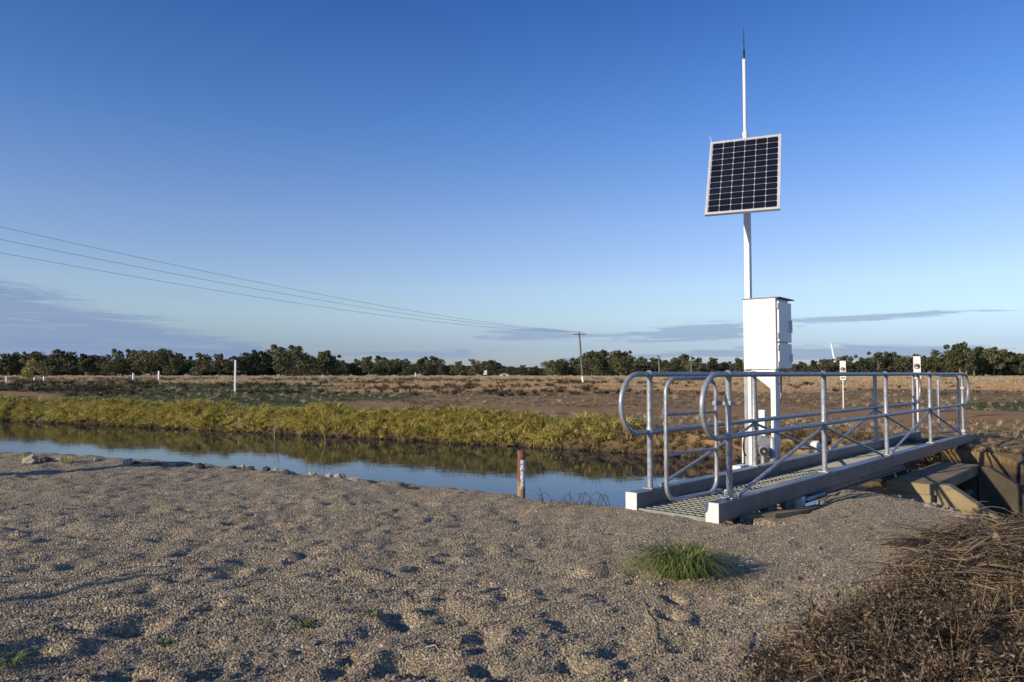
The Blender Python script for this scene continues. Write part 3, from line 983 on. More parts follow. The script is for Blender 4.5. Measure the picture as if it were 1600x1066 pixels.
# solar panel
PC = Vector((2.863, 9.0, EYE + 2.468))
pa, pt = 0.403, 0.498
hv_ = Vector((math.cos(pa), -math.sin(pa), 0))
nh = Vector((-math.sin(pa), -math.cos(pa), 0))
uv_ = Z_ * math.cos(pt) - nh * math.sin(pt)
nv_ = nh * math.cos(pt) + Z_ * math.sin(pt)
PW, PH = 0.867, 1.212
pan = thing('solar_panel', 'tilted solar panel with aluminium frame and dark cells high on the white mast', 'solar panel', PC)
M['alu'] = surf('anodised aluminium', (0.62, 0.62, 0.61), (0.72, 0.72, 0.71), 9, 0.45, 0.35, 0.0)
M['backsheet'] = surf('white backsheet', (0.42, 0.43, 0.45), (0.48, 0.49, 0.51), 9, 0.25, 0.0, 0.0)
cm, t, b = newmat('solar cell')
co = t.node('ShaderNodeTexCoord').outputs['Object']
oi = t.node('ShaderNodeObjectInfo')
b.inputs['Base Color'].default_value = (0.006, 0.008, 0.016, 1)
t.set(b.inputs['Base Color'], t.mix(oi.outputs['Random'], (0.005, 0.006, 0.012), (0.009, 0.012, 0.024)))
b.inputs['Roughness'].default_value = 0.35
b.inputs['Specular IOR Level'].default_value = 0.3


def pp(a, bq, c):
    return PC + hv_ * a + uv_ * bq + nv_ * c


def pbox(a0, a1, b0, b1, c0, c1, bev=0.0, m=None):
    return (m or MB()).box(pp((a0 + a1) / 2, (b0 + b1) / 2, (c0 + c1) / 2), hv_, uv_, nv_, (a1 - a0) / 2, (b1 - b0) / 2, (c1 - c0) / 2, bev)


fw = 0.028
for a0, a1, b0, b1 in ((-PW / 2, PW / 2, PH / 2 - fw, PH / 2), (-PW / 2, PW / 2, -PH / 2, -PH / 2 + fw), (-PW / 2, -PW / 2 + fw, -PH / 2 + fw, PH / 2 - fw), (PW / 2 - fw, PW / 2, -PH / 2 + fw, PH / 2 - fw)):
    pbox(a0, a1, b0, b1, -0.035, 0.005, 0.002).build('frame', M['alu'], pan)
bs = pbox(-PW / 2 + fw, PW / 2 - fw, -PH / 2 + fw, PH / 2 - fw, -0.008, 0.0).build('backsheet', M['backsheet'], pan)
cw, chh = (PW - 2 * fw - 0.012) / 6, (PH - 2 * fw - 0.012) / 12
hx, hy, cc, gp_ = cw / 2 - 0.0022, chh / 2 - 0.0022, 0.010, 0.0012
oc = [(-hx + cc, -hy), (hx - cc, -hy), (hx, -hy + cc), (hx, hy - cc), (hx - cc, hy), (-hx + cc, hy), (-hx, hy - cc), (-hx, -hy + cc)]
mbx = MB().prism([hv_ * a + uv_ * q for a, q in oc], nv_ * 0.0003, nv_ * 0.0016)
cme = mbx.mesh('cell')
cme.materials.append(cm)
for i in range(6):
    for j in range(12):
        o = link_mesh('cell', cme, pan)
        o.location = hv_ * ((i - 2.5) * cw) + uv_ * ((j - 5.5) * chh)
for k in (-1, 1):
    pbox(-PW / 2 + 0.03, PW / 2 - 0.03, k * 0.30 - 0.02, k * 0.30 + 0.02, -0.072, -0.036).build('rail', M['alu'], pan)
m = MB()
a_ = pp(0.02, -0.25, -0.072)
m.tube([a_, Vector((PB.x, PB.y, a_.z + 0.05))], 0.02, 8)
m.tube([pp(0.02, 0.25, -0.072), Vector((PB.x, PB.y, pp(0, 0.25, 0).z - 0.02))], 0.02, 8)
m.build('bracket', M['galv'], pan)
for i in range(22):
    a = -PW / 2 + 0.02 + (PW - 0.04) * i / 21
    if i in (3, 11, 12):
        continue
    base = pp(a, PH / 2 - 0.006, -0.01)
    L = 0.055 if i else 0.10
    tip = base + Z_ * L + hv_ * (random.uniform(-0.012, 0.012) - (0.03 if i == 0 else 0))
    MB().tube([base, tip], 0.0013 if i else 0.003, 4).build('bird_spike', M['grey_plastic'] if i else M['white2'], pan)

# ------------------------------------------------------------------ gate actuators and pipes in the water beside the bridge
act = thing('gate_actuator', 'round motor with black face and white post beside the cabinet leg above the water', 'actuator', BP(3.45, 1.35, -0.3))


def ap(x, y, Y):
    return px(x, y, Y=Y)


Ya = 8.9
c = ap(1192, 690, Ya)
MB().tube([Vector((c.x, c.y + 0.12, c.z)), Vector((c.x, c.y + 0.10, c.z)), Vector((c.x, c.y - 0.02, c.z))], [0.045, 0.07, 0.07], 18).build('motor_body', M['grey_plastic'], act)
c2 = ap(1194, 705, Ya - 0.12)
yd = Vector((0.34, 0.94, 0))
mt = MB().tube([c2 + yd * 0.20, c2 + yd * 0.17, c2, c2 - yd * 0.02], [0.04, 0.062, 0.066, 0.058], 20).build('motor', M['galv'], act)
MB().tube([c2 - yd * 0.021, c2 - yd * 0.034], 0.050, 20).build('fan_cover', M['black'], mt)
MB().tube([c2 - yd * 0.035, c2 - yd * 0.042], 0.014, 12).build('hub', M['grey_plastic'], mt)
p1 = ap(1192, 680, Ya + 0.1)
MB().box(Vector((p1.x, p1.y, p1.z + 0.14)), CE, CW, Z_, 0.035, 0.038, 0.165, 0.004).build('stem_cover', M['white'], act)
MB().tube([Vector((p1.x, p1.y, p1.z - 0.02)), Vector((p1.x, p1.y, p1.z - 0.6))], 0.03, 12).build('stem', M['galv'], act)
c3 = ap(1207, 683, Ya - 0.05)
MB().tube([c3, c3 - Z_ * 0.32, c3 - Z_ * 0.321, c3 - Z_ * 0.36, c3 - Z_ * 0.361, c3 - Z_ * 0.9], [0.036, 0.036, 0.046, 0.046, 0.036, 0.036], 16).build('stilling_pipe', M['galv'], act)
pts = []
for i in range(15):
    a = -math.pi / 2 + math.pi * i / 14
    pts.append(ap(1166 - 4.5 * math.cos(a), 697 + 15 * math.sin(a), Ya + 0.3))
MB().tube(pts, 0.011, 6).build('cable', M['black'], act)
c4 = ap(1157, 731, 8.3)
MB().box(c4, E_, Wv, Z_, 0.10, 0.05, 0.03, 0.006).build('pale_plate', M['white2'], act)
MB().tube([ap(1161, 680, Ya + 0.35), ap(1161, 724, Ya + 0.35)], 0.012, 8).build('conduit', M['white2'], act)

act2 = thing('gate_actuator', 'small white drum with black cap above the far beam between the second and third posts', 'actuator', BP(5.0, 1.2, -0.3))
c5 = ap(1276, 696, 9.9)
MB().ball(c5, 0.085, 14, 0.75).build('drum', M['white2'], act2)
c6 = ap(1290, 688, 9.85)
MB().tube([c6 + yd * 0.05, c6 + yd * 0.03, c6 - yd * 0.04, c6 - yd * 0.055], [0.05, 0.075, 0.075, 0.06], 18).build('black_cap', M['black'], act2)
MB().tube([c5 + Vector((-0.02, 0, -0.03)), c5 + Vector((-0.3, -0.1, -0.02))], 0.024, 10).build('shaft', M['galv'], act2)
MB().tube([c5 - Z_ * 0.05, c5 - Z_ * 0.6], 0.03, 10).build('stem', M['galv'], act2)

# ------------------------------------------------------------------ posts, signs
sp = px(814.5, 783, Y=7.6)
st = thing('marker_post', 'rusty brown steel post with flaking white paint standing in the canal water', 'post', (sp.x, sp.y, WATER))
rm, t, b = newmat('rusty painted post')
co = t.node('ShaderNodeTexCoord').outputs['Object']
s3 = t.node('ShaderNodeSeparateXYZ', {0: co})
nn = t.noise(co, 22, 6, 0.7)
rust = t.ramp(nn, [(0.3, (0.09, 0.035, 0.018)), (0.6, (0.22, 0.085, 0.04)), (0.8, (0.30, 0.16, 0.08))])
zlow = t.sstep(s3.outputs[2], 0.28, 0.34)
ztop = t.sstep(s3.outputs[2], 0.592, 0.585)
side = t.sstep(t.m('ADD', s3.outputs[0], t.m('MULTIPLY', t.m('SUBTRACT', nn, 0.5), 0.05)), -0.012, -0.004)
msk = t.m('MULTIPLY', t.m('MULTIPLY', zlow, ztop), side)
msk = t.m('MULTIPLY', msk, t.sstep(t.noise(co, 40, 4, 0.7), 0.62, 0.55))
yel = t.mix(t.sstep(s3.outputs[2], 0.42, 0.30), rust, t.ramp(nn, [(0.3, (0.16, 0.10, 0.05)), (0.7, (0.38, 0.28, 0.16))]))
colp = t.mix(msk, yel, (0.72, 0.71, 0.70))
colp = t.mix(t.sstep(s3.outputs[2], 0.16, 0.13), colp, (0.03, 0.025, 0.018))
t.set(b.inputs['Base Color'], colp)
b.inputs['Roughness'].default_value = 0.8
bump(t, b, nn, 0.5, 0.004)
ztp = px(814.5, 704, Y=sp.y).z
MB().tube([(sp.x, sp.y, WATER - 0.5), (sp.x, sp.y, WATER + 0.1), (sp.x, sp.y, ztp - 0.003), (sp.x, sp.y, ztp)], [0.041, 0.041, 0.041, 0.038], 20).build('post_tube', rm, st)
MB().tube([(sp.x, sp.y, ztp), (sp.x, sp.y, ztp + 0.002)], 0.030, 16).build('post_cap', M['twig'], st)


def canal_sign(x, y0, y1, ybase, w_px, lab):
    g = px(x, ybase, z=0.05)
    Y = g.y
    k = Y / FPX
    gz = Hz(g.x, g.y)
    ztop, zbt = px(x, y0, Y=Y).z, px(x, y1, Y=Y).z
    o = thing('warning_sign', lab, 'sign', (g.x, g.y, gz))
    MB().tube([(g.x, g.y, gz - 0.3), (g.x, g.y, ztop - 0.01)], 0.019, 10).build('post', M['white2'], o)
    fx = Vector((0.93, -0.37, 0)).normalized()
    fn_ = Vector((-0.37, -0.93, 0)).normalized()
    hw_ = w_px * k / 2
    c = Vector((g.x, g.y, (ztop + zbt) / 2)) + fn_ * 0.04
    MB().box(c, fx, fn_, Z_, hw_, 0.004, (ztop - zbt) / 2, 0.0).build('plate', M['sign_white'], o)
    hz = (ztop - zbt) / 2
    r = hw_ * 0.72
    cz = c + Z_ * hz * 0.12 + fn_ * 0.008
    m = MB()
    ring = [cz + fx * r * math.cos(q) + Z_ * r * math.sin(q) for q in [i * math.pi / 12 for i in range(24)]]
    m.tube(ring, 0.010, 6, closed=True).build('red_ring', M['sign_red'], o)
    # swimmer silhouette and bar
    m = MB()
    m.tube([cz + fx * -r * 0.45 + Z_ * -r * 0.25, cz + fx * 0 + Z_ * r * 0.25, cz + fx * r * 0.35 + Z_ * -r * 0.15], 0.014, 6)
    m.ball(cz + fx * r * 0.42 + Z_ * r * 0.28, 0.028, 8)
    m.build('black_pictogram', M['sign_black'], o)
    m = MB()
    m.tube([cz + fx * -r * 0.7 + Z_ * r * 0.7 + fn_ * 0.012, cz + fx * r * 0.7 - Z_ * r * 0.7 + fn_ * 0.012], 0.012, 6)
    m.build('red_bar', M['sign_red'], o)
    MB().box(c - Z_ * hz * 0.78 + fn_ * 0.006, fx, fn_, Z_, hw_ * 0.75, 0.002, hz * 0.05).build('text_line', M['sign_black'], o)
    return o


canal_sign(1318, 564, 594, 638, 8.5, 'smaller white warning sign with red ring on a thin post left of the other sign')
canal_sign(1434.5, 557, 592, 656, 10, 'larger white warning sign with red ring near the far end of the bridge')

# white marker posts in the fields left
for x, y0, yb, lab in ((10, 588.5, 600.5, 'short white post at the far left edge of the field'),
                       (53.5, 590, 599, 'low white post directly under the pale round tree'),
                       (68.5, 588.5, 600, 'short white post just right of the pale round tree'),
                       (208, 583.5, 599, 'left one of two white marker posts before the dark trees'),
                       (248, 580.5, 597, 'right one of two white marker posts before the dark trees'),
                       (504.5, 586, 591.2, 'tiny white post before the tree line, right of the large gum trees'),
                       (649, 582.5, 590.5, 'slim white post far off in the middle of the field'),
                       (743, 584, 588.5, 'tiny white post left of the distant truck')):
    g = px(x, yb, z=0.0)
    k = g.y / FPX
    wd = {10: 2.4, 53.5: 2.2, 68.5: 2.6, 208: 2.8, 248: 2.8}.get(x, 1.6) * k
    gz = Hz(g.x, g.y)
    o = MB().tube([(0, 0, -0.3), (0, 0, (yb - y0) * k * 0.97), (0, 0, (yb - y0) * k)], [wd / 2, wd / 2, wd / 2.6], 8).build('white_post', M['white2'])
    o.location = (g.x, g.y, gz)
    tag(o, lab, 'post', 'white posts across the fields')
g = px(367, 614, z=0.0)
k = g.y / FPX
o = thing('tall_white_post', 'tall white steel post with a short thin crossbar standing in the green field', 'post', (g.x, g.y, 0))
MB().box((g.x, g.y, 25.3 * k), (1, 0, 0), (0, 1, 0), Z_, 1.15 * k, 1.15 * k, 25.8 * k).build('post_shaft', M['white'], o)
MB().tube([(g.x - 3.5 * k, g.y, 33 * k), (g.x + 7 * k, g.y, 33 * k)], 0.3 * k, 6).build('crossbar', M['grey_plastic'], o)

# power poles and wires
PW1 = px(911, 599, z=0.0)


def power_pole(xb, yb, xt, yt, arm_px, lab, base_white=False, Y=None, wpx=4.0):
    g = px(xb, yb, z=0.0) if Y is None else Vector((px(xb, 584, Y=Y).x, Y, 0))
    Y = g.y
    k = Y / FPX
    tp = px(xt, yt, Y=Y)
    o = thing('power_pole', lab, 'power pole', (g.x, g.y, 0), 'power poles across the fields')
    ax = (tp - g).normalized()
    MB().tube([g - ax * 0.5, g + ax * 0.01, tp], [wpx * k / 2, wpx * k / 2, wpx * k * 0.36], 10).build('pole', M['pole_wood'], o)
    ac = tp - ax * (tp - g).length * 0.045
    sd = Vector((0.93, 0.1, 0.0)).normalized()
    MB().box(ac + Vector((0, -0.12, 0)), sd, Vector((-sd.y, sd.x, 0)), Z_, arm_px * k / 2, 0.06, 0.055).build('crossarm', M['pole_wood'], o)
    for q in (-0.92, 0.5, 0.92):
        c = ac + sd * (arm_px * k / 2 * q) + Vector((0, -0.12, 0.06))
        MB().tube([c, c + Z_ * 0.10, c + Z_ * 0.2], [0.04, 0.06, 0.03], 8).build('insulator', M['cream'], o)
    if base_white:
        MB().tube([g + ax * 0.02, g + ax * 11 * k], wpx * k / 2 + 0.012, 10).build('white_base_band', M['white2'], o)
    return g, tp, ac


g1, t1, a1_ = power_pole(911, 599, 905, 519, 20, 'nearest leaning timber power pole with a white painted base', True, wpx=3.4)
power_pole(1031, 588, 1029, 555, 11, 'second timber power pole standing against the trees right of the leaning pole', Y=190, wpx=3.2)
power_pole(1080.5, 588, 1080, 556, 4, 'thin distant power pole left of the white cabinet', Y=230, wpx=2.4)
# wires from the leaning pole towards the left, past the camera side
wend = Vector((-35, 10, 0))
for q, (dh, off) in enumerate(((8.55, 1.1), (8.05, 0.0), (7.5, -1.1))):
    a = a1_ + Vector((0.93, 0.1, 0)) * (0.8 * (1, 0.45, -1)[q]) + Z_ * 0.25
    e2 = Vector((wend.x + off * 0.88, wend.y - off * 0.47, EYE + dh))
    pts = []
    for i in range(41):
        s_ = i / 40
        p = a + (e2 - a) * s_
        p.z -= 4 * s_ * (1 - s_) * 1.5
        pts.append(p)
    o = MB().tube(pts, [0.012 - 0.007 * (i / 40) for i in range(41)], 5).build('power_line', M['wire'])
    tag(o, ('topmost of the three power lines sloping down to the leaning pole', 'middle one of the three power lines sloping down to the leaning pole', 'lowest of the three power lines sloping down to the leaning pole')[q], 'power line', 'power lines')
gl = Vector((-35, 10, 0))
o = thing('power_pole', 'power pole left of the view carrying the three lines', 'power pole', gl, 'power poles across the fields')
MB().tube([gl - Z_ * 0.5, gl + Z_ * 10.2], [0.17, 0.12], 10).build('pole', M['pole_wood'], o)
MB().box(gl + Z_ * 9.2, (0.88, -0.47, 0), (0.47, 0.88, 0), Z_, 1.3, 0.06, 0.9 * 0.06).build('crossarm', M['pole_wood'], o)

# leaning white pipe beyond the trees
gx = px(1310, 588, Y=330)
tx = px(1299, 537, Y=330)
o = MB().tube([(0, 0, -1), Vector((tx.x - gx.x, 0, tx.z))], [0.8, 0.42], 10).build('leaning_white_mast', M['white'])
o.location = (gx.x, 330, 0)
tag(o, 'tall white leaning mast rising behind the tree line right of the cabinet', 'mast')

# unseen board and stake, put off the left edge for the shadows they cast in
so = thing('unseen_board', 'unseen upright board on a post beyond the left edge of the view', 'sign', (-9.6, 5.15, 0))
MB().tube([(-9.6, 5.15, -0.3), (-9.6, 5.15, 2.1)], 0.12, 10).build('post', M['white2'], so)
MB().box((-9.6, 5.15, 1.55), (0.57, -0.82, 0), (0.82, 0.57, 0), Z_, 0.20, 0.03, 0.95).build('board', M['sign_white'], so)
so = thing('slim_stake', 'unseen slim stake beyond the left edge of the view', 'stake', (-6.6, 0.75, 0))
MB().tube([(-6.6, 0.75, -0.3), (-6.6, 0.75, 2.05)], 0.03, 8).build('stake_shaft', M['pole_wood'], so)


# tiny vehicles / sheds at the tree foot
def truck(x, y, lab, wpx):
    g = px(x, 584, Y=240)
    k = 240 / FPX
    o = thing('parked_truck', lab, 'truck', (g.x, 240, 0))
    w2 = wpx * k / 2
    MB().box((g.x + w2 * 0.15, 240, 1.35), (1, 0, 0), (0, 1, 0), Z_, w2 * 0.8, 1.0, 0.85, 0.1).build('cargo_box', M['cream'], o)
    MB().box((g.x - w2 * 0.85, 240, 1.0), (1, 0, 0), (0, 1, 0), Z_, w2 * 0.28, 0.95, 0.55, 0.15).build('cab', M['white2'], o)
    MB().box((g.x - w2 * 0.92, 239.02, 1.3), (1, 0, 0), (0, 1, 0), Z_, w2 * 0.15, 0.01, 0.18).build('window', M['black'], o)
    for dx_ in (-0.7, 0.1, 0.7):
        MB().tube([(g.x + w2 * dx_, 238.9, 0.4), (g.x + w2 * dx_, 239.2, 0.4)], 0.4, 12).build('wheel', M['black'], o)
    return o


truck(758.5, 582, 'tiny white truck parked at the foot of the trees left of centre', 5.5)
g = px(788, 584, Y=250)
sh = thing('farm_shed', 'low pale farm shed at the gap in the tree line', 'shed', (g.x, 250, 0))
MB().abox((g.x - 1.5, 248, 0), (g.x + 1.5, 251, 0.9)).build('wall', M['cream'], sh)
m = MB()
m.prism([(g.x - 1.7, 247.7, 0.9), (g.x + 1.7, 247.7, 0.9), (g.x, 247.7, 1.35)], (0, 0, 0), (0, 3.6, 0)).build('roof', M['grey_plastic'], sh)
MB().abox((g.x - 0.4, 247.95, 0.0), (g.x + 0.4, 247.99, 0.75)).build('door', M['sign_black'], sh)

# ------------------------------------------------------------------ trees


def leaf_quads(centres, radii, n_each, size, rg, squash=0.75):
    vs = []
    for c, r, n in zip(centres, radii, n_each):
        d = rg.normal(size=(n, 3))
        d /= np.linalg.norm(d, axis=1)[:, None]
        rad = r * (0.55 + 0.5 * rg.random(n) ** 0.7)[:, None]
        p = c + d * rad * np.array([1, 1, squash])
        nn_ = d + rg.normal(size=(n, 3)) * 0.8
        nn_ /= np.linalg.norm(nn_, axis=1)[:, None]
        a = np.cross(nn_, rg.normal(size=(n, 3)))
        a /= np.linalg.norm(a, axis=1)[:, None] + 1e-9
        bq = np.cross(nn_, a)
        s_ = size * (0.6 + 0.8 * rg.random(n))[:, None]
        q = np.stack([p - a * s_ - bq * s_ * 0.4, p + a * s_ * 0.2 - bq * s_ * 0.7, p + a * s_ + bq * s_ * 0.3, p - a * s_ * 0.1 + bq * s_ * 0.8], 1)
        vs.append(q.reshape(-1, 3))
    v = np.concatenate(vs)
    f = np.arange(len(v)).reshape(-1, 4)
    return v, f


def make_tree(seed, h, wdt, style, mat):
    """returns (trunk mesh, crown mesh); style: 'round', 'tall', 'spread'"""
    rg = np.random.default_rng(seed)
    rd = random.Random(seed)
    mb = MB()
    cs, rs = [], []
    low = {'round': 0.18, 'tall': 0.30, 'spread': 0.22}[style]
    top_t = Vector((rd.uniform(-0.5, 0.5), 0, h * 0.55))
    mb.tube([(0, 0, -0.4), (rd.uniform(-0.2, 0.2), 0, h * 0.2), top_t * 0.8 + Vector((0, 0, 0.05 * h)), top_t], [h * 0.035, h * 0.028, h * 0.02, h * 0.012], 7)
    nb = {'round': 13, 'tall': 16, 'spread': 18}[style]
    for i in range(nb):
        a = rd.uniform(0, 2 * math.pi)
        tt = (i + 0.5) / nb
        zc = h * (low + (1 - low - 0.10) * tt + rd.uniform(-0.04, 0.04))
        env_ = {'round': math.sqrt(max(0.05, 1 - (2 * tt - 0.9) ** 2)), 'tall': 0.9 - 0.45 * tt, 'spread': 0.55 + 0.45 * math.sin(tt * 2.6)}[style]
        rr = wdt * 0.5 * env_ * math.sqrt(rd.uniform(0.1, 1)) * 0.85
        c = np.array([math.cos(a) * rr, math.sin(a) * rr, zc])
        cs.append(c)
        rs.append(wdt * rd.uniform(0.13, 0.22) * (1.1 if tt < 0.6 else 0.85))
        st_ = Vector((0, 0, h * rd.uniform(0.2, 0.5)))
        mid = (st_ + Vector(c)) / 2 + Vector((0, 0, -0.03 * h))
        mb.tube([st_, mid, Vector(c)], [h * 0.012, h * 0.008, h * 0.004], 5)
    for i in range(3 if style != 'round' else 1):
        a = rd.uniform(0, 6.28)
        rr = wdt * 0.5 * rd.uniform(0.2, 0.8)
        cs.append(np.array([math.cos(a) * rr, math.sin(a) * rr, h * rd.uniform(0.86, 0.97)]))
        rs.append(wdt * rd.uniform(0.07, 0.11))
    n_each = [int(26 + 650 * (r / wdt) ** 1.2) for r in rs]
    v, f = leaf_quads(cs, rs, n_each, h * 0.036, rg)
    v[:, 2] = np.maximum(v[:, 2], 0.1)
    tm = mb.mesh('trunk')
    tm.materials.append(M['bark'])
    return tm, np_mesh('crown', v, f, mat)


protos = {}
for i, (st_, wd) in enumerate((('round', 10), ('round', 12), ('tall', 8), ('spread', 13), ('spread', 15), ('tall', 9), ('round', 14), ('spread', 11))):
    for mk in ('olive', 'olive_dark'):
        protos[(i, mk)] = make_tree(100 + i, 10.0, wd, st_, M[mk])
protos[('pale', 0)] = make_tree(300, 10.0, 13, 'round', M['olive_pale'])


def tree(x, ytop, Y, key, label, group=None, wscale=1.0, name='gum_tree'):
    tm, cme_ = protos[key]
    g = px(x, 584, Y=Y)
    h = (px(x, ytop, Y=Y).z)
    r = thing(name, label, 'tree', (g.x, Y, 0.0), group, rz=random.uniform(0, 6.28))
    s_ = h / 10.0
    r.scale = (s_ * wscale, s_ * wscale, s_)
    link_mesh('trunk', tm, r)
    link_mesh('crown', cme_, r)
    return r


def outline(x):
    """treetop height in photo rows"""
    pts = [(-200, 552), (0, 553), (35, 551), (75, 549), (110, 551), (150, 553), (168, 555), (185, 551), (215, 550), (233, 548), (250, 543), (272, 551), (292, 562), (318, 551), (345, 557), (375, 553), (400, 550),
           (415, 556), (440, 544), (470, 546), (495, 560), (512, 548), (530, 560), (560, 561), (590, 559), (620, 558), (650, 557), (675, 561), (700, 566), (725, 568), (745, 563), (765, 561), (785, 567), (805, 572), (820, 573), (838, 567),
           (860, 566), (885, 558), (905, 557), (925, 549), (945, 553), (970, 549), (985, 556), (1000, 556), (1022, 562), (1050, 554), (1080, 561), (1110, 560), (1140, 560), (1245, 566), (1290, 565), (1310, 562), (1335, 557), (1360, 555),
           (1385, 552), (1415, 558), (1435, 557), (1462, 551), (1490, 545), (1500, 536), (1525, 541), (1550, 544), (1575, 543), (1600, 546), (1800, 545)]
    for (a, ya), (c, yc) in zip(pts[:-1], pts[1:]):
        if a <= x <= c:
            return ya + (yc - ya) * (x - a) / (c - a)
    return 555


marks = [(-60, 'the left edge of the view'), (51, 'the pale round tree'), (208, 'the left marker post'), (248, 'the right marker post'), (367, 'the tall white post'), (458, 'the largest broad gum tree'),
         (512, 'the upright lighter gum tree'), (649, 'the slim far white post'), (758, 'the distant truck'), (908, 'the leaning power pole'), (1030, 'the second power pole'), (1080, 'the thin distant pole'),
         (1240, 'the white cabinet'), (1318, 'the smaller warning sign'), (1434, 'the larger warning sign'), (1500, 'the tall open gum tree')]
ORD = ['first', 'second', 'third', 'fourth', 'fifth', 'sixth', 'seventh', 'eighth', 'ninth', 'tenth', 'eleventh', 'twelfth', 'thirteenth', 'fourteenth']
rt = random.Random(21)
cnt = {}
x = -22
while x < 1625:
    if 1168 < x < 1236:      # hidden by the cabinet
        x = 1238
    yt = outline(x) + rt.choice([rt.uniform(-4.5, -1), rt.uniform(-1, 3), rt.uniform(2, 8)])
    Y = rt.uniform(250, 300)
    k = rt.choice(range(8))
    mk = [m_[1] for m_ in marks if m_[0] <= x][-1]
    cnt[mk] = cnt.get(mk, -1) + 1
    tone = rt.choice(['olive', 'olive', 'olive_dark'])
    tree(x, yt, Y, (k, tone), ORD[cnt[mk]] + ' front-row gum tree to the right of ' + mk, 'gum trees in the tree line', rt.uniform(0.8, 1.15))
    x += rt.uniform(12, 24)
WOOD = []
tree(51, 562, 118, ('pale', 0), 'small pale yellowish round tree alone in front of the dark trees', None, 0.95, 'pale_tree')
tree(313, 551, 190, (1, 'olive'), 'round lone gum tree standing forward left of the tall white post', None, 0.85)
tree(458, 543.5, 205, (4, 'olive'), 'large broad gum tree, biggest crown left of centre', None, 0.95)
tree(512, 547.5, 215, (5, 'olive'), 'upright lighter gum tree with visible pale trunk right of the largest one', None, 0.95)
tree(925, 549, 240, (4, 'olive'), 'tall gum tree right behind the leaning power pole', None, 0.7)
tree(970, 549, 240, (3, 'olive'), 'broad gum tree right of the leaning power pole', None, 0.85)
tree(1500, 535, 215, (5, 'olive'), 'tall open gum tree with a tuft above the others near the right edge', None, 0.9)
tree(862, 563, 230, (0, 'olive'), 'short lighter green tree left of the leaning power pole', None, 0.9)

# ------------------------------------------------------------------ instanced stuff


def blade_clump(name, mat, n, rad, h, w_, droop, seed, segs=3, flat=0.0, lean=(0, 0)):
    rg = np.random.default_rng(seed)
    vs, fs = [], []
    for i in range(n):
        a = rg.random() * 2 * math.pi
        r0 = rad * math.sqrt(rg.random())
        bx, by = math.cos(a) * r0 * 0.6, math.sin(a) * r0 * 0.6
        a2 = a + rg.normal() * 0.8
        hh_ = h * (0.5 + 0.6 * rg.random())
        out = (rad * (0.4 + droop * rg.random()))
        dxx, dyy = math.cos(a2), math.sin(a2)
        ww = w_ * (0.6 + 0.7 * rg.random())
        px_, py_ = -dyy * ww / 2, dxx * ww / 2
        k = len(vs)
        for s_ in range(segs + 1):
            q = s_ / segs
            zz_ = hh_ * (q - flat * q * q) if droop <= 1 else hh_ * (1.9 * q - 1.75 * q * q * min(droop, 1.4) / 1.4)
            xx, yy = bx + dxx * out * q ** 1.4 + lean[0] * q * q, by + dyy * out * q ** 1.4 + lean[1] * q * q
            t_ = 1 - 0.85 * q
            vs.append((xx - px_ * t_, yy - py_ * t_, zz_))
            vs.append((xx + px_ * t_, yy + py_ * t_, zz_))
        for s_ in range(segs):
            fs.append((k + 2 * s_, k + 2 * s_ + 1, k + 2 * s_ + 3, k + 2 * s_ + 2))
    me_ = np_mesh(name, vs, fs, mat)
    return bpy.data.objects.new(name, me_)


def weed_plant(name, seed, h=0.28):
    rd = random.Random(seed)
    mb = MB()
    lv, lf = [], []
    for i in range(rd.randint(4, 7)):
        a = rd.uniform(0, 6.28)
        ln = rd.uniform(0.5, 1.0) * h
        d = Vector((math.cos(a) * rd.uniform(0.2, 0.9), math.sin(a) * rd.uniform(0.2, 0.9), 1)).normalized()
        p0 = Vector((rd.uniform(-0.03, 0.03), rd.uniform(-0.03, 0.03), -0.02))
        p = [p0 + d * ln * q + Vector((rd.uniform(-0.012, 0.012), rd.uniform(-0.012, 0.012), -0.05 * q * q)) for q in (0, 0.33, 0.66, 1)]
        mb.tube(p, [0.0022, 0.0018, 0.0014, 0.0008], 3, caps=False)
        for j in range(rd.randint(9, 16)):
            q = rd.uniform(0.25, 1.0)
            c = p0 + d * ln * q
            s_ = rd.uniform(0.0035, 0.0115)
            u1 = Vector((rd.gauss(0, 1), rd.gauss(0, 1), rd.gauss(0, 1))).normalized()
            u2 = u1.cross(Vector((rd.gauss(0, 1), rd.gauss(0, 1), rd.gauss(0, 1)))).normalized()
            u3 = u1.cross(u2)
            k = len(lv)
            lv += [c, c + u1 * s_ * 1.5 + u2 * s_ * 0.5, c + u1 * s_ * 2.6 + u3 * s_ * 0.9, c + u1 * s_ * 1.5 - u2 * s_ * 0.5]
            lf += [(k, k + 1, k + 2, k + 3)]
    mb.add(lv, lf)
    me_ = mb.mesh(name)
    me_.materials.append(M['weed'])
    return bpy.data.objects.new(name, me_)


